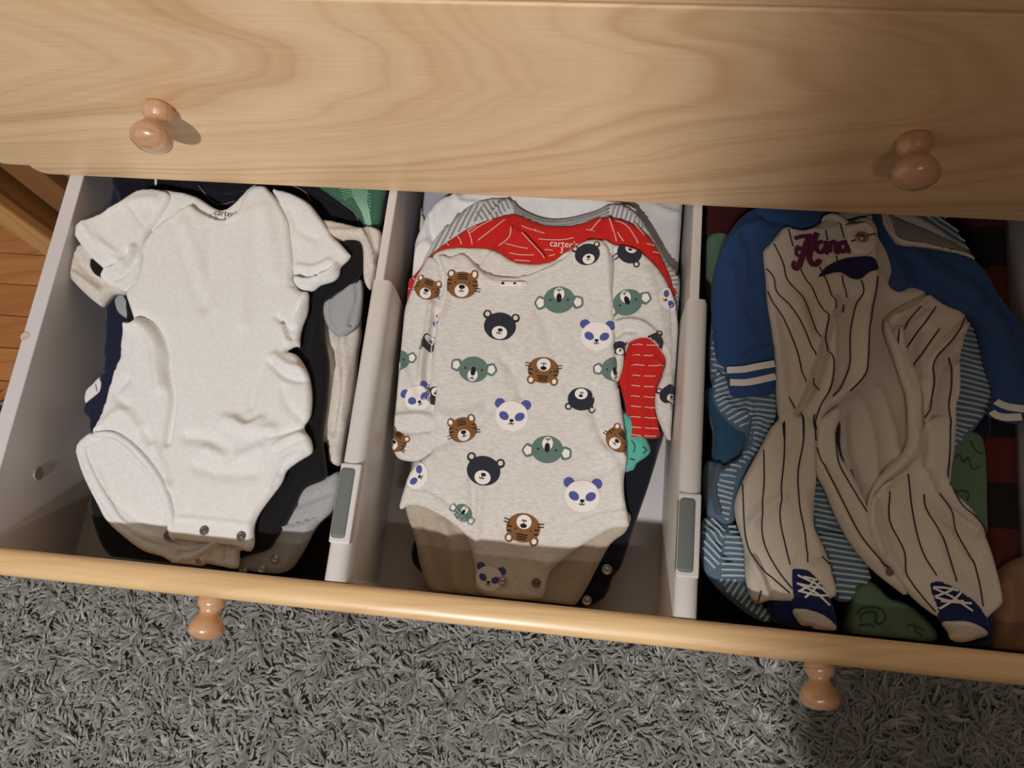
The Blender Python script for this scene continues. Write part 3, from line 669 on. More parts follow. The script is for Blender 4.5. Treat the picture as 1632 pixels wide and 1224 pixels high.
rs = cloth('right_sleeve', C2((520, 166), (570, 170), (640, 188), (740, 242), (800, 310), (868, 408), (900, 460), (945, 502), (1005, 570), (1005, 570), (985, 600), (942, 642), (932, 690), (898, 727), (820, 752), (760, 790), (660, 760), (640, 640), (600, 400), (560, 250)), ZL, -.0015, WHT, g, L, s=.0017, wr=.0006, T=.004, folds=[
    (C2((680, 720), (780, 715), (880, 690), (925, 640)), .0026, .0020), (C2((660, 690), (730, 712), (800, 700)), -.0040, .0020), (C2((690, 650), (780, 660), (880, 620)), .0016, .003), (C2((930, 690), (940, 620), (985, 590)), -.0014, .0010), (C2((640, 300), (700, 430), (800, 480)), -.0007, .004)])
body = cloth('front_body', C1((1180, 262), (1240, 300), (1330, 345), (1400, 352), (1440, 335), (1470, 310), (1500, 245), (1540, 175), (1590, 145), (1640, 143))+C2((500, 165), (560, 240), (600, 310), (630, 380), (640, 470), (650, 560), (655, 640), (645, 720), (690, 790), (740, 800), (742, 860), (735, 930), (705, 1010), (690, 1080), (690, 1150), (672, 1130))
    + C4((480, 0), (530, 18), (577, 90), (596, 160), (602, 240), (592, 320), (562, 372), (592, 420), (603, 460), (600, 495), (545, 530), (480, 580), (455, 640), (395, 720), (345, 790), (320, 855), (319, 930), (308, 965), (285, 975), (240, 950), (180, 940), (100, 930))
    + C3((945, 1010), (930, 960), (946, 900), (925, 790), (865, 660), (765, 535), (665, 455), (590, 430), (500, 442), (545, 360), (582, 250), (622, 110), (660, 30))+C1((748, 1190), (760, 1080), (785, 990), (835, 990), (800, 870), (785, 800), (850, 740), (885, 620), (890, 530), (940, 440), (1050, 345)), ZL, .0014, WHT, g, L, s=.0019, wr=.0008, wsc=(26, 9), T=.0042, r=.0042, smooth_out=3, seed=2,
    folds=[
    (C1((800, 960), (880, 950), (960, 990), (1020, 1070), (1060, 1200))+C3((925, 100), (948, 250), (935, 380), (915, 500)), -.0032, .0030), (C1((780, 1010), (860, 1010), (930, 1060), (980, 1150))+C3((860, 60), (880, 200)), .0030, .0060),
    (C3((700, 300), (640, 240), (700, 160)), -.0016, .004), (C3((600, 380), (680, 330), (760, 420)), .0015, .005),
    (C3((660, 455), (765, 535), (865, 660), (925, 790), (946, 900), (935, 980)), .0014, .0016), (C3((640, 470), (740, 545), (840, 680), (890, 790), (905, 900)), -.0012, .0009), (C3((840, 520), (880, 620), (920, 740)), .0024, .0045), (C3((800, 440), (860, 580), (910, 700)), -.0016, .003),
    (C2((640, 760), (700, 800), (700, 880), (650, 960), (650, 1040)), -.0024, .0020), (C2((560, 960), (620, 1020), (640, 1100)), -.0022, .0024), (C2((590, 1010), (620, 1100), (680, 1140)), .0024, .0020), (C2((710, 830), (700, 930), (660, 1000)), .0020, .0024),
    (C4((410, 60), (480, 130), (560, 150)), -.0022, .0028), (C4((430, 30), (500, 80), (570, 90)), .0024, .004), (C4((350, 120), (330, 200), (310, 280)), -.0011, .004), (C4((470, 190), (490, 260), (560, 340)), -.0012, .0035), (C4((560, 370), (480, 400), (400, 420)), -.0022, .0026), (C4((590, 400), (500, 430), (430, 470)), .0018, .003), (C4((600, 420), (520, 450), (440, 500)), -.0010, .0012),
    (C4((600, 470), (540, 505), (470, 560), (440, 640), (380, 720), (330, 800), (312, 860)), -.0013, .0012), (C4((560, 500), (480, 530), (430, 600), (400, 670)), .0012, .0016),
    (C4((200, 340), (300, 380), (420, 390)), .0022, .006), (C4((0, 420), (120, 440), (220, 520)), -.0018, .006), (C4((100, 480), (260, 520), (360, 480)), .0018, .006), (C4((40, 560), (160, 600), (330, 600)), -.0012, .006),
    (C1((1180, 262), (1060, 345), (950, 440), (900, 530), (892, 640)), .0010, .0020), (C1((1240, 300), (1330, 350), (1420, 355), (1480, 340)), .0012, .0016), (C1((1230, 325), (1330, 375), (1430, 380)), -.0009, .0009),
    (C1((1150, 400), (1200, 520), (1260, 700), (1320, 900)), .0009, .008), (C1((1080, 380), (1130, 520), (1190, 700), (1260, 880)), -.0007, .006), (C2((380, 330), (360, 500), (340, 800), (350, 1000)), .0012, .008), (C2((160, 400), (140, 600), (120, 900)), -.0014, .007), (C2((480, 300), (520, 500), (540, 700)), .0014, .008),
    (C2((600, 310), (634, 390), (640, 480), (650, 560)), -.0012, .0014), (C3((1290, 380), (1350, 420), (1428, 380)), .0022, .004), (C3((950, 905), (1100, 915), (1365, 945)), .0008, .002)])
cloth('front_leg_binding', C3((500, 442), (590, 430), (665, 455), (765, 535), (865, 660), (925, 790), (946, 900), (948, 1015), (915, 1000), (900, 910), (872, 800), (812, 690), (720, 590), (640, 520), (570, 480)), ZL, .0022, WHT, g, L, s=.0013, wr=.0003, T=.0034, r=.0030, smooth_out=3, folds=[(C3((560, 455), (650, 480), (745, 560), (840, 680), (895, 800), (918, 900), (925, 980)), -.0009, .0009)])
for c in ((266, 853), (327, 846), (386, 855)): snap(body, c[0], c[1], g, dark=True)
o = snap(flap, 318, 893, g, True, r=.003)

# ---------------------------------------------------------------- middle bin
M_ = LIM['M']
g = garment('folded_shirt', 'lavender grey shirt with a pale strap in the rear left of the middle compartment', 'shirt', (660, 340), ZM, -.04)
p = cloth('body', [(612, 280), (720, 280), (712, 330), (690, 380), (650, 430), (618, 470), (612, 440), (614, 380)], ZM, -.034, LAV, g, M_, floor=-.1262, s=.0028, wr=.002, folds=[([(630, 330), (640, 380), (630, 430)], .004, .005)])
cloth('strap', [(641, 285), (652, 285), (664, 322), (677, 352), (672, 372), (662, 350), (650, 318)], ZM, -.028, GST, g, M_, s=.0018, T=.0025)
g = garment('folded_trousers', 'navy trousers wedged between the left divider and the white striped bodysuits', 'trousers', (640, 430), ZM, -.04)
cloth('body', [(626, 419), (646, 389), (670, 380), (680, 420), (670, 480), (643, 520), (622, 560), (618, 500), (622, 446)], ZM, -.024, NVY, g, M_, floor=-.1262, s=.0025)
g = garment('folded_blanket', 'white cloth in the rear right corner of the middle compartment', 'blanket', (1070, 380), ZM, -.04)
cloth('body', [(940, 270), (1120, 275), (1118, 340), (1110, 420), (1102, 480), (1088, 540), (1030, 430), (980, 350)], ZM, -.038, GST, g, M_, floor=-.1262, s=.003, wr=.0012, folds=[([(1040, 330), (1075, 345), (1112, 345)], .002, .003), ([(1088, 380), (1095, 420), (1090, 470)], .002, .004)])
g = garment('bodysuit', 'black bodysuit with open snaps at the bottom of the middle pile', 'bodysuit', (1000, 850), ZM, -.03)
p = cloth('body', [(690, 480), (1040, 440), (1076, 434), (1098, 462), (1094, 540), (1070, 640), (1051, 704), (1047, 729), (1033, 776), (1018, 819), (1000, 873), (988, 905), (976, 920), (970, 940), (960, 955), (938, 965), (905, 967), (800, 960), (700, 930), (668, 909), (656, 889), (660, 862), (690, 780)], ZM, -.013, INK, g, M_, s=.0028, thick=.02, wr=.0008)
snap(p, 967, 908, g, r=.0045); snap(p, 935, 957, g, r=.0042)
g = garment('shirt', 'teal shirt with a line print, one corner showing under the red sleeve', 'shirt', (1010, 720), ZM, -.02)
p = cloth('body', [(880, 640), (985, 650), (1024, 690), (1037, 716), (1030, 728), (1015, 738), (999, 752), (900, 760)], ZM, -.0085, TEAL, g, M_, s=.002, thick=.004, folds=[([(1012, 704), (1024, 718), (1012, 740)], .001, .002)])
S = Stamp(p)
for pts in ([(1006, 703), (1012, 712), (1009, 722)], [(1024, 714), (1031, 718), (1024, 724)], [(1004, 732), (1012, 734)]): S.line(W(p, catmull(pts, 4, False)), .0008, P_BK)
S.build('line_print')
g = garment('bodysuit', 'plain white bodysuit at the back of the middle compartment pile', 'bodysuit', (740, 330), ZM, -.02)
p = cloth('body', C5((155, 440), (158, 350), (190, 280), (228, 190), (278, 110), (330, 72), (460, 50), (900, 60), (1180, 100), (1240, 160), (900, 260), (500, 300), (250, 460), (190, 470)), ZM, -.017, WHT, g, M_, s=.0025, thick=.012, wr=.0012, folds=[(C5((262, 130), (260, 220), (285, 300)), -.003, .003), (C5((380, 70), (400, 110), (480, 120)), .002, .003), (C5((180, 400), (200, 340), (240, 300)), .002, .003)])
g = garment('bodysuit', 'grey and white striped bodysuit behind the red one', 'bodysuit', (900, 330), ZM, -.02)
p = cloth('body', C5((190, 470), (215, 410), (245, 340), (300, 250), (370, 188), (440, 118), (520, 85), (620, 78), (650, 90), (700, 135), (800, 175), (900, 178), (1000, 158), (1060, 140), (1120, 108), (1180, 108), (1240, 140), (1290, 200), (1345, 290), (1400, 385), (1450, 445), (1478, 560), (1474, 700), (1465, 860), (1440, 1000), (1300, 900), (700, 600), (300, 600)), ZM, -.0115, GST, g, M_, s=.0025, thick=.006, hem=.003, folds=[(C5((560, 180), (600, 130), (650, 95)), .003, .0025), (C5((1125, 110), (1130, 180), (1160, 240)), -.002, .002)])
hatch(p, 1.15, .0042, .0019, P_GR, 'stripes', poly=C5((190, 480), (300, 240), (430, 130), (520, 110), (470, 200), (330, 300)), wob=.0006)
hatch(p, -.9, .0042, .0019, P_GR, 'stripes', poly=C5((470, 190), (520, 100), (620, 85), (640, 140), (560, 190)), wob=.0008)
S = Stamp(p)
for k in range(5):
    S.line(W(p, catmull(C5((655+3*k, 100+15*k), (700, 142+13*k), (800, 184+12*k), (900, 188+12*k), (1000, 168+13*k), (1060, 148+14*k), (1118, 116+16*k)), 5, False)), .0018, P_GR, .0008)
S.build('stripes')
hatch(p, 1.35, .0040, .0018, P_GR, 'stripes', poly=C5((1130, 112), (1180, 112), (1240, 145), (1290, 205), (1240, 260), (1130, 220)), wob=.0006)
hatch(p, .15, .0040, .0018, P_GR, 'stripes', poly=C5((1290, 210), (1345, 290), (1400, 385), (1450, 445), (1478, 560), (1474, 700), (1460, 860), (1400, 860), (1350, 400)), wob=.0006)
g = garment('bodysuit', 'red bodysuit with thin white stripes under the animal print bodysuit', 'bodysuit', (870, 370), ZM, -.01)
p = cloth('body', C5((60, 860), (82, 760), (100, 600), (135, 495), (180, 450), (215, 410), (260, 352), (340, 290), (440, 225), (540, 184), (640, 156), (680, 158), (760, 192), (830, 210), (920, 213), (1000, 196), (1060, 173), (1150, 175), (1230, 200), (1300, 250), (1350, 320), (1400, 420), (1425, 500), (1400, 560), (900, 600), (400, 620), (160, 800)), ZM, -.0065, REDM, g, M_, s=.0022, thick=.005, wr=.0006, folds=[
    (C5((660, 165), (650, 220), (600, 290), (575, 315)), -.0022, .0020), (C5((655, 235), (720, 290), (800, 375)), .0022, .0022), (C5((690, 230), (760, 290), (820, 370)), -.0014, .0012), (C5((680, 200), (800, 215), (920, 218), (1040, 190)), -.0008, .001), (C5((1100, 180), (1060, 230), (1030, 280)), -.0016, .0016), (C5((1110, 180), (1150, 240), (1150, 300)), .0016, .002)])
S = Stamp(p)
for pts in ([(620, 185), (560, 230), (490, 285)], [(560, 185), (500, 215), (450, 250)], [(650, 215), (640, 270), (590, 310)], [(440, 235), (455, 270), (462, 305)], [(390, 262), (405, 285), (410, 305)], [(335, 290), (350, 310)], [(480, 215), (440, 240)],
            [(700, 215), (740, 232), (770, 235)], [(780, 278), (840, 282), (900, 282), (950, 272)], [(760, 238), (810, 250)], [(1010, 236), (1050, 236)], [(620, 300), (680, 315), (730, 325)], [(810, 328), (850, 332)], [(640, 345), (700, 355), (760, 355)], [(830, 360), (860, 352)], [(700, 255), (760, 320), (810, 375)], [(665, 380), (740, 385)],
            [(1120, 185), (1140, 240), (1155, 295)], [(1150, 190), (1200, 210), (1240, 260), (1260, 300)], [(1160, 250), (1190, 290)], [(1240, 200), (1290, 260)], [(1300, 300), (1340, 310)], [(1330, 340), (1360, 345)],
            [(105, 600), (130, 612)], [(95, 655), (120, 665)], [(85, 710), (105, 718)], [(112, 548), (140, 560)], [(135, 500), (165, 520)], [(175, 465), (195, 480)], [(1080, 180), (1030, 240)]):
    S.line(W(p, catmull(C5(*pts), 5, False)), .0010, P_PK, .0008)
S.build('white_stripes')
text_on(p, "carter's", 899, 391, .0084, -.03, P_WH, 'brand_lettering', off=.0012)
text_on(p, "3", 895, 401, .0070, -.03, P_WH, 'brand_lettering', off=.0012)
q = cloth('sleeve', C6((1040, 70), (1090, 40), (1130, -60), (1180, -90), (1260, -70), (1285, 0), (1285, 40), (1275, 80), (1250, 150), (1238, 200), (1240, 270), (1252, 330), (1252, 378), (1180, 384), (1112, 382), (1105, 250), (1080, 160)), ZM, -.0062, REDM, g, M_, s=.0016, T=.003, thick=.003, wr=.0006, folds=[
    (C6((1140, -40), (1130, 60), (1120, 200), (1122, 370)), -.0026, .0016), (C6((1215, 180), (1212, 260), (1220, 370)), -.0012, .0012), (C6((1230, 40), (1260, 70), (1240, 140)), .0018, .002), (C6((1180, 200), (1180, 360)), .0010, .002)])
S = Stamp(q)
for k, (x0, x1) in enumerate(((1135, 1250), (1135, 1225), (1130, 1270), (1128, 1235), (1130, 1230), (1128, 1230), (1128, 1240), (1120, 1245), (1118, 1250), (1118, 1250))):
    y = -30+k*46 if k < 9 else 372
    m = (x0+x1)/2
    S.line(W(q, C6((x0, y-4), (m-12, y+2))), .0010, P_PK, .0008); S.line(W(q, C6((m+4, y+3), (x1, y+4))), .0010, P_PK, .0008)
S.build('white_stripes')
q.o['label'] = 'red striped sleeve showing through the folded print sleeve'

g = garment('bodysuit', 'oatmeal long sleeved bodysuit printed with bears, pandas, koalas and tigers', 'bodysuit', (820, 650), ZM, -.004)
bk = cloth('back_panel', C5((275, 350), (360, 318), (450, 318), (540, 323), (600, 345), (650, 378), (700, 392), (780, 395), (850, 380), (900, 345), (960, 305), (1010, 282), (1060, 276), (1110, 292), (1135, 330), (1140, 500), (700, 560), (350, 520), (270, 440)), ZM, -.0018, OAT, g, M_, s=.0020, T=.003, wr=.0004, folds=[(C5((545, 325), (510, 370), (480, 420)), -.0018, .0016), (C5((880, 350), (930, 360), (1000, 340), (1060, 330)), .002, .004)])
rf = cloth('rear_flap', C6((140, 640), (130, 700), (170, 830), (200, 970), (255, 1062), (430, 1085), (640, 1100), (820, 1125), (872, 1132), (925, 1060), (985, 945), (1040, 850), (1110, 790), (1100, 700), (800, 640), (400, 620)), ZM, -.0045, OATI, g, M_, s=.0022, T=.0035, wr=.0008, hem=.004, folds=[(C6((300, 760), (340, 880), (360, 1060)), .0030, .006), (C6((180, 730), (250, 900), (300, 1060)), -.0016, .005)])
sl = cloth('left_sleeve', C5((262, 360), (215, 420), (188, 470), (140, 600), (100, 720), (72, 790), (56, 930), (50, 1060))+C6((42, 360), (50, 400), (70, 430), (95, 472), (146, 486), (205, 480), (260, 440), (300, 400), (300, 200))+C5((400, 800), (400, 500), (340, 420)), ZM, -.0012, OAT, g, M_, s=.0018, wr=.0009, wsc=(50, 22), folds=[
    (C5((285, 350), (315, 420), (322, 500), (290, 600), (262, 680)), -.0016, .0016), (C5((270, 600), (250, 720), (225, 850), (215, 960)), .0028, .003), (C5((290, 640), (270, 760), (250, 900), (250, 990)), -.0034, .0026), (C6((60, 350), (140, 360), (240, 350)), -.0018, .003), (C6((90, 300), (170, 290), (240, 300)), .0022, .004), (C5((100, 850), (150, 950), (180, 1050)), .0016, .005)])
sr = cloth('right_sleeve', C5((1080, 285), (1150, 303), (1220, 318), (1280, 344), (1342, 400), (1392, 470), (1430, 560), (1450, 660), (1458, 800), (1455, 950))+C6((1342, 180), (1335, 280), (1342, 380), (1322, 408), (1290, 388), (1265, 340), (1240, 270), (1235, 200), (1250, 150), (1270, 100))+C5((1395, 860), (1370, 810), (1320, 755), (1270, 748), (1220, 770), (1195, 800), (1190, 880), (1165, 960), (1130, 1000), (1060, 900), (1080, 500)), ZM, -.0010, OAT, g, M_, s=.0018, wr=.0008, wsc=(30, 30), smooth_out=3, folds=[
    (C5((1160, 690), (1220, 680), (1290, 700), (1350, 760), (1395, 850)), .0030, .0030), (C5((1150, 750), (1200, 720), (1270, 730)), -.0020, .0024), (C5((1420, 600), (1430, 760), (1425, 900)), -.0020, .0022), (C5((1150, 330), (1140, 420), (1130, 500)), -.0018, .0018), (C5((1300, 450), (1350, 600), (1380, 750)), .0016, .006), (C6((1300, 120), (1290, 220), (1310, 330)), .0022, .0025)])
fb = cloth('front_body', C5((300, 352), (360, 362), (420, 345), (480, 395), (540, 440), (620, 460), (720, 450), (800, 420), (870, 385), (920, 345), (960, 310), (1010, 284), (1060, 278), (1105, 292), (1130, 330), (1145, 400), (1140, 500), (1145, 600), (1150, 700), (1148, 790), (1160, 900), (1160, 990))
    + C6((1064, 70), (1080, 200), (1098, 340), (1110, 480), (1097, 560), (1100, 650), (1118, 745), (1112, 778), (1040, 785), (960, 828), (880, 880), (810, 935), (765, 985), (740, 1080), (700, 1098), (560, 1092), (470, 1072), (440, 1045), (437, 960), (415, 860), (385, 800), (300, 735), (210, 690), (150, 682), (104, 698), (112, 645), (150, 540), (205, 478), (250, 440), (256, 350), (253, 250), (262, 150))
    + C5((268, 960), (272, 850), (285, 720), (300, 660), (325, 600), (340, 520), (330, 450)), ZM, .0014, OAT, g, M_, s=.0020, wr=.0010, wsc=(26, 14), smooth_out=3, T=.0042, r=.004, seed=4, folds=[
    (C5((505, 400), (540, 438), (620, 458), (720, 450), (800, 418), (870, 385)), .0014, .0018), (C5((490, 415), (540, 465), (620, 488), (730, 478), (820, 440)), -.0011, .0010), (C5((470, 430), (560, 490), (700, 505)), .0014, .004), (C5((340, 470), (335, 600), (300, 690)), .0022, .003),
    (C5((1110, 300), (1142, 400), (1138, 520)), -.0018, .0018), (C5((1100, 330), (1110, 440), (1120, 560)), .0016, .004), (C5((640, 780), (660, 860), (640, 960)), -.0012, .005), (C5((780, 620), (820, 700), (840, 800)), -.0010, .006),
    (C6((560, 40), (620, 110), (640, 200)), -.0016, .005), (C6((420, 560), (430, 640), (435, 740)), -.0016, .0028), (C6((470, 620), (455, 720), (440, 860)), .0012, .004), (C6((250, 620), (330, 690), (390, 780), (415, 870)), -.0010, .0010), (C6((150, 612), (240, 620), (320, 670), (390, 750), (430, 860)), -.0009, .0010),
    (C6((1100, 690), (980, 712), (880, 750), (830, 785), (780, 850)), -.0011, .0012), (C6((950, 260), (980, 340), (1020, 420)), -.0016, .003), (C6((960, 160), (965, 260), (1000, 330)), -.0016, .0020), (C6((250, 260), (330, 300), (460, 270)), .0012, .005), (C6((260, 420), (400, 360), (500, 260)), -.0012, .005), (C6((1000, 430), (1060, 520), (1080, 640)), .0014, .005), (C6((600, 850), (700, 900), (760, 950)), .0010, .006),
    (C6((1110, 480), (1020, 520), (900, 560)), -.0010, .006)])
for a in ((sl, 'tiger', 681, 462, 42, -14), (sl, 'koala', 633, 576, 42, 8), (sl, 'bear', 686, 547, 30, 178), (sl, 'panda', 704, 528, 32, 90), (sl, 'panda', 667, 636, 44, 28, ), (sl, 'bear', 694, 632, 34, 165), (sl, 'tiger', 630, 703, 40, -30),
          (fb, 'tiger', 737, 456, 52, 0), (fb, 'koala', 891, 479, 50, 184), (sr, 'koala', 1000, 483, 48, 205), (fb, 'bear', 797, 521, 52, -4), (fb, 'panda', 951, 537, 50, 0), (fb, 'koala', 755, 590, 48, -4), (fb, 'tiger', 866, 591, 50, 180), (sr, 'bear', 1036, 552, 40, 20), (sr, 'bear', 1003, 404, 40, 160),
          (fb, 'koala', 980, 590, 44, 10), (fb, 'bear', 926, 637, 42, 178), (fb, 'panda', 816, 664, 52, 0), (fb, 'tiger', 738, 686, 46, 16), (fb, 'koala', 872, 717, 50, 180), (fb, 'bear', 771, 751, 54, -8), (fb, 'panda', 928, 791, 54, 2), (fb, 'tiger', 834, 842, 54, 176), (fb, 'tiger', 985, 702, 42, -40), (fb, 'panda', 664, 758, 42, 70), (fb, 'koala', 738, 818, 30, 150),
          (fb, 'panda', 780, 922, 42, -8), (sr, 'bear', 1068, 630, 34, 20), (sr, 'panda', 1066, 477, 36, -60), (fb, 'bear', 936, 407, 40, 15), (sr, 'bear', 988, 556, 26, 0)): animal(*a)
S = Stamp(fb); S.poly(W(fb, [(797, 452), (840, 451), (841, 458), (799, 459)]), P_WH, .0010, .0010); S.ellipse(W(fb, [(802, 455)])[0], .0016, .0010, 0, P_BK, .0014, .0006); S.ellipse(W(fb, [(821, 455)])[0], .0014, .0009, 0, P_BK, .0014, .0006); S.build('neck_patch', kind='stuff')
snap(fb, 801, 925, g); snap(fb, 855, 929, g, True)

# ---------------------------------------------------------------- right bin
R_ = LIM['R']
g = garment('folded_shirt', 'dark ink coloured shirt at the bottom of the right compartment', 'shirt', (1350, 700), ZR, -.06)
cloth('body', [(1120, 285), (1660, 300), (1680, 700), (1680, 1045), (1400, 1022), (1110, 985), (1120, 600)], ZR, -.045, INK, g, R_, floor=-.1262, s=.006, wr=.003)
g = garment('pyjamas', 'red and black checked pyjamas along the right side of the right compartment', 'pyjamas', (1600, 700), ZR, -.03)
m, nt, b = newmat('buffalo_check'); N = nt.nodes; Lk = nt.links
tc = N.new('ShaderNodeTexCoord'); sp = N.new('ShaderNodeSeparateXYZ'); Lk.new(tc.outputs['Object'], sp.inputs[0])
def _m(op, a, b_=None, c=None):
    n = N.new('ShaderNodeMath'); n.operation = op
    for i, v in enumerate((a, b_, c)):
        if v is None: continue
        if isinstance(v, (int, float)): n.inputs[i].default_value = v
        else: Lk.new(v, n.inputs[i])
    return n.outputs[0]
gx = _m('GREATER_THAN', _m('FRACT', _m('MULTIPLY_ADD', sp.outputs['X'], 13.5, .35)), .5); gy = _m('GREATER_THAN', _m('FRACT', _m('MULTIPLY_ADD', sp.outputs['Y'], 13.5, .1)), .5)
rp = N.new('ShaderNodeValToRGB'); rp.color_ramp.interpolation = 'CONSTANT'; e = rp.color_ramp.elements
e[0].color = (*srgb((196, 58, 36)), 1); e[1].position = .75; e[1].color = (*srgb((24, 18, 18)), 1); k = e.new(.25); k.color = (*srgb((86, 30, 24)), 1)
Lk.new(_m('MULTIPLY', _m('ADD', gx, gy), .5), rp.inputs[0]); Lk.new(rp.outputs[0], b.inputs['Base Color']); b.inputs['Roughness'].default_value = .9
CHK = m
cloth('body', [(1540, 300), (1660, 300), (1670, 600), (1680, 900), (1680, 1045), (1560, 1035), (1575, 880), (1560, 700), (1580, 500), (1560, 400)], ZR, -.022, CHK, g, R_, s=.004, wr=.0015, thick=.02)
g = garment('folded_shirt', 'maroon shirt in the rear left corner of the right compartment', 'shirt', (1150, 350), ZR, -.03)
cloth('body', [(1128, 290), (1260, 290), (1240, 345), (1180, 372), (1130, 376)], ZR, -.018, DRD, g, R_, s=.003, thick=.02)
g = garment('folded_shirt', 'mint green shirt between the right divider and the blue sleeve', 'shirt', (1145, 420), ZR, -.03)
cloth('body', C7((90, 230), (180, 222), (230, 300), (200, 480), (120, 560), (88, 480), (84, 330)), ZR, -.016, MNT, g, R_, s=.002, thick=.02, folds=[(C7((150, 240), (130, 330), (110, 450)), .002, .003)])
g = garment('folded_trousers', 'teal blue trousers below the striped sleeper', 'trousers', (1150, 700), ZR, -.04)
cloth('left_leg', C8((100, -60), (200, -40), (330, 20), (300, 160), (240, 270), (150, 290), (132, 270), (138, 120)), ZR, -.014, TBL, g, R_, s=.003, thick=.02)
cloth('right_leg', C8((1180, 0), (1300, -20), (1380, 30), (1385, 160), (1300, 170), (1180, 120)), ZR, -.016, NVY, g, R_, s=.003, thick=.02)
g = garment('sleeper', 'mint green sleeper with a dinosaur line print at the lower right', 'sleeper', (1440, 970), ZR, -.03)
p = cloth('leg', C8((1180, 60), (1260, 120), (1350, 160), (1372, 300), (1375, 470), (1372, 610), (1300, 560), (1200, 420), (1160, 250)), ZR, -.013, MNT, g, R_, s=.0025, thick=.02)
q = cloth('foot', C8((762, 850), (790, 815), (835, 808), (880, 838), (930, 890), (1000, 912), (1060, 950), (1110, 1000), (1150, 1055), (1120, 1090), (950, 1090), (770, 1050), (755, 950)), ZR, -.012, MNT, g, R_, s=.002, thick=.02, folds=[(C8((830, 850), (840, 930), (900, 1000)), .001, .004)])
S = Stamp(q)
for pts in ([(780, 965), (800, 940), (840, 930), (880, 935), (905, 960), (905, 985), (880, 1010), (868, 1000)], [(790, 1015), (830, 1010), (860, 1020)], [(800, 990), (800, 965), (850, 950), (870, 970), (860, 1000)], [(1010, 1020), (1035, 1010), (1060, 1025), (1085, 1040)], [(1040, 1005), (1050, 1045), (1080, 1060)]): S.line(W(q, catmull(C8(*pts), 4, False)), .0014, P_MD)
S.build('dinosaur_print')
S = Stamp(p)
for pts in ([(1225, 260), (1245, 240), (1265, 280), (1285, 250), (1305, 305), (1340, 295)], [(1230, 410), (1260, 405), (1290, 415), (1285, 450)], [(1300, 180), (1320, 220), (1355, 240)]): S.line(W(p, catmull(C8(*pts), 4, False)), .0012, P_MD)
S.build('dinosaur_print')
g = garment('folded_shirt', 'peach shirt in the lower right corner of the drawer', 'shirt', (1610, 960), ZR, -.03)
cloth('body', C8((1395, 860), (1420, 790), (1480, 735), (1560, 700), (1640, 720), (1640, 1130), (1500, 1140), (1400, 1110), (1385, 980)), ZR, -.010, PCH, g, R_, s=.003, thick=.03, folds=[(C8((1430, 800), (1470, 900), (1440, 1040)), .003, .008)])

g = garment('sleeper', 'pale blue and white striped sleeper beneath the pinstriped one', 'sleeper', (1170, 800), ZR, -.02)
p = cloth('body', [(1139, 480), (1180, 400), (1300, 350), (1423, 325), (1480, 335), (1525, 368), (1560, 430), (1590, 520), (1594, 620), (1570, 660), (1530, 720), (1500, 800), (1420, 800), (1300, 760), (1240, 700), (1160, 640), (1132, 590)], ZR, -.012, SBL, g, R_, s=.003, thick=.01, wr=.0012)
hatch(p, -.25, .0045, .0018, P_LB, 'stripes', poly=[(1130, 480), (1160, 430), (1250, 560), (1245, 660), (1160, 650), (1132, 590)])
hatch(p, -.6, .0045, .0018, P_LB, 'stripes', poly=[(1410, 325), (1480, 330), (1525, 365), (1560, 430), (1540, 430), (1440, 370)])
hatch(p, -.2, .0045, .0018, P_LB, 'stripes', poly=[(1510, 520), (1600, 530), (1600, 620), (1560, 670), (1500, 720)])
p = cloth('sleeve', C8((150, -150), (260, -40), (420, -60), (425, 60), (400, 130), (370, 200), (300, 300), (250, 420), (235, 520), (200, 560), (110, 520), (110, 430), (130, 330), (200, 280), (260, 240), (280, 150), (230, 120), (170, 60), (130, -20)), ZR, -.009, SBL, g, R_, s=.002, thick=.006, wr=.0012, folds=[(C8((290, -20), (300, 60), (270, 160)), -.003, .003), (C8((180, 0), (220, 50), (280, 70)), .003, .003), (C8((330, 100), (280, 230), (200, 330)), .003, .006)])
hatch(p, -.12, .0043, .0017, P_LB, 'stripes', poly=C8((300, -80), (430, -80), (425, 100), (380, 210), (240, 330), (210, 560), (180, 560), (140, 360), (290, 200)), bend=1.2)
hatch(p, .45, .0043, .0017, P_LB, 'stripes', poly=C8((140, -140), (290, -20), (285, 130), (180, 90), (120, -20)), bend=-1)
p = cloth('left_leg', C8((85, 540), (120, 525), (180, 560), (240, 560), (280, 700), (290, 830), (340, 900), (390, 960), (390, 1000), (330, 985), (250, 930), (180, 870), (110, 790), (80, 700), (78, 620)), ZR, -.0085, SBL, g, R_, s=.002, thick=.008, wr=.0012, folds=[(C8((100, 600), (180, 600), (250, 640)), .003, .004), (C8((180, 560), (160, 640), (200, 720)), -.003, .003)])
hatch(p, -.75, .0043, .0017, P_LB, 'stripes', poly=C8((78, 540), (170, 540), (190, 650), (150, 760), (80, 720)))
hatch(p, .05, .0043, .0017, P_LB, 'stripes', poly=C8((195, 560), (260, 600), (300, 800), (160, 790), (170, 700)))
hatch(p, 1.0, .0043, .0017, P_LB, 'stripes', poly=C8((160, 800), (290, 830), (400, 980), (340, 1000), (200, 880)))
p = cloth('right_leg', C8((560, 330), (620, 360), (680, 480), (760, 640), (830, 740), (845, 810), (790, 840), (760, 900), (690, 890), (640, 700), (580, 560)), ZR, -.0085, SBL, g, R_, s=.002, thick=.008, folds=[(C8((600, 600), (680, 590), (740, 600)), -.003, .004)])
hatch(p, -.05, .0043, .0017, P_LB, 'stripes', bend=1.0)
p = cloth('crumpled_hem', C8((95, 290), (140, 270), (190, 300), (200, 400), (180, 540), (120, 530), (95, 440)), ZR, -.012, fabric('slate_cotton', (92, 104, 116), (80, 92, 104)), g, R_, s=.002, thick=.01, wr=.002, folds=[(C8((150, 300), (130, 400), (150, 500)), .004, .004)])

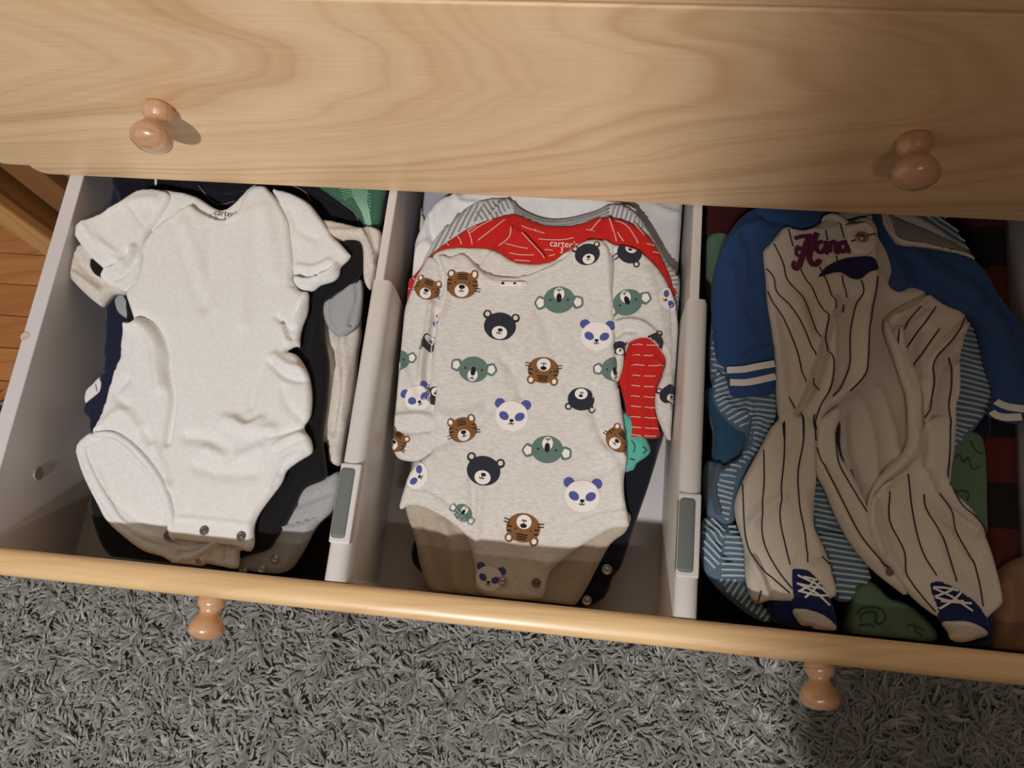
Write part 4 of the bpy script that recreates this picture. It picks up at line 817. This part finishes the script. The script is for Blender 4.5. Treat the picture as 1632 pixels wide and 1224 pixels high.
# pinstriped sleeper
g = garment('sleeper', 'cream pinstriped footed sleeper with blue sleeves and shoe print feet', 'sleeper', (1360, 650), ZR, -.006)
inn = cloth('inside_back', [(1300, 345), (1335, 338), (1400, 330), (1475, 350), (1548, 408), (1550, 450), (1530, 520), (1515, 680), (1500, 760), (1430, 830), (1385, 840), (1340, 780), (1300, 700), (1340, 560)], ZR, -.0050, IVI, g, R_, s=.0025, T=.003, wr=.0014, wsc=(45, 12), folds=[([(1400, 440), (1420, 470), (1470, 470)], .0015, .004), ([(1400, 620), (1430, 720), (1420, 790)], .002, .003), ([(1345, 660), (1348, 720), (1370, 790)], -.004, .004), ([(1440, 560), (1450, 640), (1430, 720)], -.001, .004), ([(1370, 640), (1390, 700), (1395, 780)], .002, .004)])
S = Stamp(inn)
for pts in ([(1430, 350), (1470, 372), (1510, 395), (1545, 408)], [(1350, 352), (1400, 340), (1420, 345)]): S.line(W(inn, catmull(pts, 4, False)), .0009, P_PIN)
S.poly(W(inn, catmull(C8((690, 60), (712, 80), (725, 120), (715, 170), (722, 230), (745, 270), (720, 262), (700, 215), (690, 150), (680, 100)), 3)), P_BK, .0008, .0014)
S.build('inner_seam', kind='stuff')
cs = cloth('neck_lining', C7((930, 130), (960, 150), (1010, 250), (1120, 275), (1240, 300), (1370, 335), (1290, 265), (1150, 200), (1050, 160), (980, 130)), ZR, -.0030, fabric('grey_lining', (140, 134, 124), (126, 120, 110)), g, R_, s=.0018, T=.003)
cs = cloth('neck_binding', C7((925, 128), (935, 170), (960, 215), (1000, 258), (1060, 278), (1120, 285), (1230, 300), (1300, 320), (1385, 350), (1370, 325), (1290, 300), (1200, 280), (1130, 262), (1060, 255), (1010, 235), (975, 195), (955, 150), (945, 125)), ZR, -.0008, IVO, g, R_, s=.0013, T=.003)
lsv = cloth('left_sleeve', C7((190, 215), (255, 135), (330, 95), (500, 95), (700, 100), (670, 130), (620, 180), (540, 208), (450, 192), (400, 270), (356, 310), (365, 450), (390, 650), (412, 800), (408, 990), (300, 1012), (210, 1015), (180, 930), (170, 872), (130, 830), (108, 650), (104, 500), (130, 350)), ZR, -.0015, BLU, g, R_, s=.0022, wr=.0008, wsc=(50, 16), folds=[
    (C7((330, 130), (400, 170), (480, 170)), -.0022, .003), (C7((260, 240), (300, 330), (300, 460)), -.0022, .004), (C7((200, 400), (220, 560), (280, 700)), .0016, .006), (C7((150, 300), (250, 210), (330, 180)), .0025, .005), (C7((240, 860), (310, 800), (400, 790)), .0026, .0026), (C7((180, 868), (290, 862), (400, 830)), -.0018, .0020), (C7((360, 320), (340, 280), (420, 210)), -.0015, .003)])
S = Stamp(lsv)
for (a, b_) in ((C7((165, 888), (250, 886), (330, 872), (410, 858))), None), (C7((180, 948), (260, 950), (340, 938), (415, 920)), None): S.line(W(lsv, catmull(a, 4, False)), .0058, P_WH, .0008)
S.build('white_bands')
rsv = cloth('right_sleeve', C7((888, 120), (935, 130), (945, 180), (1000, 268), (1060, 285), (1120, 290), (1240, 308), (1372, 342), (1450, 420), (1490, 500), (1540, 570), (1610, 660), (1660, 800), (1660, 1000), (1630, 1130), (1560, 1140), (1470, 1112), (1455, 1085), (1482, 1000), (1440, 860), (1400, 690), (1340, 618), (1240, 568), (1150, 520), (1100, 484), (1060, 488), (1020, 508), (975, 480), (968, 460), (985, 400), (960, 310), (920, 230)), ZR, -.0008, BLU, g, R_, s=.0024, wr=.0010, wsc=(26, 26), smooth_out=3, folds=[
    (C7((1000, 300), (1080, 390), (1100, 470)), -.0022, .0030), (C7((1080, 330), (1200, 420), (1380, 520)), .0024, .006), (C7((1200, 340), (1400, 480), (1500, 620)), -.0024, .005), (C7((1450, 600), (1520, 750), (1560, 950)), .0030, .006), (C7((960, 320), (1000, 380), (1040, 480)), .0022, .003)])
S = Stamp(rsv)
S.line(W(rsv, catmull(C7((1472, 1015), (1490, 1045), (1540, 1068), (1620, 1080)), 4, False)), .0060, P_WH, .0008); S.line(W(rsv, catmull(C7((1458, 1078), (1480, 1105), (1530, 1120), (1610, 1118)), 4, False)), .0060, P_WH, .0008)
S.build('white_bands')
# right front panel and leg
rp_ = cloth('right_front_panel', C7((960, 630), (1040, 570), (1155, 522), (1240, 568), (1342, 618), (1340, 720), (1312, 850), (1312, 1000), (1290, 1080), (1295, 1220))+C8((1215, 300), (1200, 385), (1130, 420), (1085, 330), (1090, 200), (1080, 90))+C7((1120, 1120), (1110, 1000), (1060, 900), (1010, 820), (960, 720)), ZR, -.0005, IVO, g, R_, s=.0020, wr=.0014, wsc=(18, 40), smooth_out=3, seed=8, folds=[
    (C7((990, 640), (1080, 600), (1150, 545)), .0035, .003), (C7((980, 690), (1060, 650), (1150, 580)), -.0020, .003), (C7((1330, 690), (1240, 760), (1160, 850), (1150, 950), (1140, 1100)), .0050, .0050), (C7((1120, 700), (1080, 800), (1110, 900)), -.0035, .006), (C7((1290, 800), (1220, 880), (1190, 1000), (1190, 1180)), -.0028, .005), (C7((1300, 880), (1290, 1000), (1270, 1150)), .0028, .004), (C7((1010, 700), (1030, 800), (1090, 900)), .003, .003)])
rl = cloth('right_leg', C8((1085, 95), (1060, 220), (1000, 300), (900, 370), (868, 410), (840, 450), (832, 540), (850, 640), (880, 720), (930, 750), (1000, 850), (1130, 962), (1250, 1010), (1360, 1000), (1385, 972), (1432, 930), (1446, 890), (1412, 740), (1372, 620), (1300, 490), (1200, 372), (1225, 200), (1225, 60)), ZR, .0010, IVO, g, R_, s=.0020, wr=.0012, wsc=(30, 14), smooth_out=3, seed=9, folds=[
    (C8((1080, 110), (1045, 215), (980, 290), (890, 375)), .0045, .0050), (C8((1100, 330), (1110, 420), (1180, 500), (1300, 590)), .0040, .005), (C8((1090, 380), (1120, 480), (1220, 580), (1300, 700)), -.0028, .004), (C8((850, 450), (845, 560), (890, 690)), .0026, .003), (C8((900, 480), (950, 640), (1010, 780)), -.0020, .005), (C8((1180, 370), (1260, 460), (1350, 590)), .0024, .004), (C8((1130, 640), (1180, 780), (1280, 860)), .0018, .007), (C8((1090, 100), (1095, 250), (1110, 350)), -.003, .003)])
cloth('placket_binding', C7((955, 640), (985, 690), (1030, 770), (1080, 850), (1115, 930), (1130, 1010))+C8((1082, 110), (1082, 200), (1060, 250), (1000, 305), (930, 360), (880, 400), (850, 460), (845, 560), (868, 650), (900, 722), (885, 722), (850, 650), (830, 560), (832, 470), (855, 400), (880, 350), (930, 300), (990, 240), (1018, 180), (1020, 100))+C7((1060, 1030), (1040, 960), (1020, 900), (985, 800), (955, 720), (945, 670)), ZR, .0030, IVO, g, R_, s=.0014, wr=.0008, wsc=(120, 120), T=.0035, smooth_out=3, folds=[(C8((1050, 140), (1040, 210), (980, 285), (890, 365)), .0012, .003)])
# left placket strip crossing to the right foot
pk = cloth('leg_placket', C8((608, 110), (640, 60), (700, 20), (712, 70), (690, 130), (700, 215), (715, 262), (745, 300), (790, 380), (832, 480), (840, 560), (862, 650), (900, 735), (960, 780), (1000, 840), (1010, 880), (940, 830), (850, 755), (755, 640), (690, 520), (640, 400), (600, 320), (598, 200)), ZR, .0022, IVO, g, R_, s=.0018, wr=.0008, T=.0035, folds=[(C8((620, 300), (690, 450), (780, 620), (880, 740)), .0022, .0035), (C8((740, 250), (780, 300), (790, 370)), .0028, .0025)])
lp = cloth('left_front_panel', C7((356, 312), (385, 275), (425, 225), (450, 193), (480, 192), (540, 208), (600, 190), (640, 165), (685, 128), (730, 130), (755, 165), (850, 140), (905, 180), (915, 240), (915, 330), (918, 420), (910, 500), (888, 600), (885, 700), (886, 820), (870, 905), (820, 980), (720, 1052), (660, 1100), (635, 1160))
    + C8((612, 120), (600, 200), (602, 340), (592, 440), (590, 560), (615, 620), (650, 700), (672, 780), (690, 880), (600, 900), (480, 905), (390, 902), (335, 918), (300, 880), (280, 800), (272, 660), (238, 540), (230, 470), (245, 410), (282, 330), (350, 205), (395, 120), (440, 72))
    + C7((432, 1110), (420, 1000), (416, 850), (397, 690), (376, 560), (368, 440)), ZR, .0012, IVO, g, R_, s=.0020, wr=.0012, wsc=(34, 12), smooth_out=3, seed=11, T=.0042, folds=[
    (C7((700, 560), (650, 680), (600, 840), (540, 980), (500, 1090)), .0040, .0040), (C7((770, 530), (700, 620), (640, 760), (590, 900)), -.0024, .004), (C7((690, 640), (690, 800), (670, 950), (610, 1100)), .0026, .004), (C7((660, 800), (610, 950), (520, 1100)), -.0034, .003),
    (C7((900, 600), (850, 760), (840, 900), (740, 1010), (650, 1090)), .0030, .0035), (C7((830, 540), (780, 640), (780, 800), (720, 950)), -.0020, .005), (C7((860, 650), (820, 780), (800, 900)), .0016, .005), (C7((520, 560), (560, 700), (600, 820)), .0018, .006), (C7((440, 620), (480, 780), (500, 980)), -.0014, .006),
    (C8((440, 70), (540, 50), (600, 100)), -.0018, .005), (C8((300, 560), (350, 500), (440, 440)), .0022, .005), (C8((540, 420), (560, 560), (600, 680)), .0018, .005), (C8((290, 720), (340, 800), (370, 900)), .0028, .004), (C8((330, 700), (390, 820), (420, 900)), -.0020, .003), (C8((560, 700), (620, 720), (660, 760)), .0024, .003), (C8((500, 740), (540, 700), (600, 740)), -.0016, .003), (C7((480, 200), (640, 220), (750, 180)), .0010, .003)])
def pin(part, lists, conv, name='pinstripes', wd=.0011):
    S = Stamp(part)
    for pts in lists: S.line(W(part, catmull(conv(*pts), 5, False)), wd, P_PIN, .0007)
    return S.build(name)
pin(lp, [[(370, 480), (400, 560), (450, 620), (490, 710), (530, 830), (550, 960)], [(362, 385), (405, 440), (420, 510), (480, 570), (530, 650), (575, 760), (600, 830)], [(405, 275), (450, 370), (470, 450), (540, 530), (580, 620), (625, 740)], [(475, 205), (500, 290)], [(535, 400), (560, 450), (590, 490), (620, 560), (660, 630), (655, 700), (665, 770), (690, 860), (675, 980), (620, 1080), (615, 1180)],
         [(655, 215), (665, 260)], [(625, 390), (670, 480), (700, 600)], [(715, 165), (735, 205), (748, 250)], [(708, 335), (714, 362)], [(735, 430), (745, 480), (770, 530)], [(750, 565), (742, 610)], [(832, 450), (845, 510), (810, 570), (785, 700), (780, 850), (740, 960), (690, 1020)], [(915, 430), (905, 510), (885, 600), (858, 700), (855, 830), (840, 920), (770, 1000)], [(480, 1020), (500, 1085)], [(600, 930), (625, 990)],
         [(450, 1145), (455, 1220)], [(545, 1090), (550, 1220)]], C7)
pin(lp, [[(265, 370), (268, 480), (275, 600), (310, 710), (400, 800), (480, 870)], [(360, 220), (362, 380), (350, 500), (360, 640), (420, 760), (490, 850)], [(455, 90), (452, 250), (438, 400), (435, 540), (460, 660), (480, 740)], [(540, 60), (540, 180), (515, 320), (520, 470), (545, 600), (560, 730)], [(345, 860), (335, 910)], [(590, 60), (598, 180)], [(615, 705), (650, 740)]], C8)
pin(rl, [[(930, 410), (935, 540), (1000, 680), (1020, 800), (1090, 900), (1140, 955)], [(1015, 330), (1040, 520), (1080, 680), (1140, 790)], [(1090, 420), (1100, 490), (1160, 600), (1200, 720), (1225, 820)], [(1150, 420), (1200, 520), (1290, 680), (1330, 800), (1355, 930)], [(1215, 400), (1250, 470), (1330, 550), (1370, 620)], [(1205, 60), (1205, 200), (1195, 345)]], C8)
pin(rp_, [[(1110, 590), (1070, 640), (1035, 700)], [(1195, 580), (1120, 690), (1050, 785)], [(1340, 630), (1250, 760), (1165, 860), (1165, 950), (1150, 1040), (1130, 1200)], [(1270, 820), (1270, 950), (1255, 1080), (1270, 1220)], [(1210, 690), (1140, 790), (1085, 880)], [(1005, 700), (1010, 780), (1050, 870)]], C7)
pin(pk, [[(604, 60), (600, 180), (630, 290), (700, 430), (780, 580), (850, 680), (910, 740)], [(690, 140), (692, 215), (705, 290), (760, 390), (830, 500)]], C8)
o = snap(pk, 1417, 912, g, True, r=.003)
# collar tab with its snap
tab = cloth('collar_tab', C7((690, 122), (740, 135), (790, 170), (850, 165), (895, 195), (910, 245), (905, 290), (870, 322), (825, 325), (785, 305), (760, 260), (740, 190), (700, 150), (665, 150), (645, 165), (650, 135)), ZR, .0068, IVO, g, R_, s=.0014, T=.003, wr=.0003, folds=[(C7((770, 200), (850, 180), (890, 210)), .001, .002)])
snap(tab, 1373, 379, g, r=.0052)
pin(tab, [[(770, 265), (800, 255), (812, 250)], [(865, 232), (905, 222)], [(745, 185), (800, 165), (870, 150)]], C7)
# team lettering "Hand..." partly under the tab
S = Stamp(lp)
def stroke(pts, wd, m=P_PUR, off=.0012):
    wd *= .58; S.line(W(lp, catmull(CH(*pts), 5, False)), wd, m, off, .0012)
LT = [([(462, 285), (520, 268), (590, 262), (610, 258)], .0050), ([(600, 258), (565, 330), (545, 400), (520, 470), (500, 530)], .0075), ([(505, 525), (480, 550), (455, 530), (455, 500), (470, 485)], .0050), ([(500, 350), (480, 370), (480, 420), (500, 440)], .0040), ([(655, 240), (625, 310), (600, 390), (590, 460), (610, 505), (645, 512), (670, 490), (678, 468)], .0070), ([(490, 375), (560, 372), (640, 378)], .0048),
      ([(705, 318), (670, 320), (655, 350), (655, 385), (675, 408), (705, 400), (720, 370)], .0050), ([(735, 312), (732, 360), (735, 405), (755, 412)], .0058), ([(765, 318), (768, 360), (768, 410)], .0055), ([(768, 345), (790, 318), (815, 320), (822, 350), (822, 405), (845, 405)], .0052), ([(885, 322), (860, 325), (848, 355), (855, 390), (880, 400), (905, 385)], .0055), ([(905, 300), (912, 350), (925, 392), (945, 398)], .0058)]
for pts, wd in LT: stroke(pts, wd+.0012, P_PUR2, .0010)
for pts, wd in LT: stroke(pts, wd, P_PUR, .0014)
S.build('team_lettering')
S = Stamp(lp); S.poly(W(lp, catmull(CH((662, 625), (690, 585), (740, 530), (830, 482), (900, 460), (960, 448), (1050, 436), (1130, 436), (1160, 455), (1185, 500), (1192, 545), (1130, 562), (1085, 590), (1060, 615), (1010, 636), (950, 628), (900, 602), (850, 580), (790, 585), (730, 602)), 3)), P_NV, .0012, .0014); S.build('tail_swoosh')
# feet: printed shoes
def foot(navy, toe, wrap, laces, label):
    if wrap: cloth('foot_sole', C8(*wrap), ZR, -.0015, FNV, g, R_, s=.0018)
    a = cloth('foot', C8(*navy), ZR, .0032, FNV, g, R_, s=.0016, T=.0045, wr=.0005); a.o['label'] = label
    b_ = cloth('toe_cap', C8(*toe), ZR, .0068, IVO, a.o, R_, s=.0014, T=.004, wr=.0010, wsc=(60, 60))
    S = Stamp(a)
    for pts in laces: S.line(W(a, C8(*pts)), .0016, P_WH, .0010)
    S.build('laces')
foot([(482, 770), (500, 757), (545, 756), (580, 775), (620, 820), (655, 880), (682, 950), (694, 1010), (690, 1045), (620, 1040), (540, 1015), (505, 980), (492, 900)],
     [(496, 950), (520, 938), (580, 945), (640, 970), (680, 1005), (692, 1032), (650, 1040), (600, 1032), (575, 1018), (540, 1016), (515, 990)],
     [(385, 905), (440, 898), (500, 900), (560, 1000), (560, 1040), (480, 1020), (400, 990)],
     [[(512, 788), (600, 830), (665, 885)], [(508, 825), (570, 840), (640, 850)], [(512, 825), (600, 870), (658, 925)], [(515, 862), (570, 835), (590, 808)], [(520, 860), (600, 880), (660, 880)], [(545, 890), (590, 850), (612, 822)], [(540, 795), (600, 810)]], 'navy foot printed with white shoe laces, left')
foot([(1104, 832), (1120, 815), (1160, 810), (1210, 830), (1260, 860), (1320, 905), (1362, 960), (1385, 1010), (1388, 1060), (1340, 1070), (1240, 1050), (1180, 1010), (1145, 950), (1118, 890)],
     [(1176, 1005), (1200, 995), (1280, 995), (1340, 1015), (1378, 1045), (1372, 1062), (1335, 1075), (1290, 1088), (1250, 1092), (1215, 1078), (1205, 1050), (1190, 1030)],
     [(1150, 965), (1220, 1050), (1240, 1105), (1340, 1112), (1400, 1080), (1390, 970), (1300, 960)],
     [[(1125, 845), (1210, 885), (1305, 950)], [(1128, 842), (1180, 845), (1240, 858)], [(1135, 885), (1200, 860), (1225, 838)], [(1135, 888), (1200, 905), (1265, 905)], [(1155, 940), (1220, 900), (1255, 862)], [(1160, 905), (1240, 912), (1300, 915)]], 'navy foot printed with white shoe laces, right')
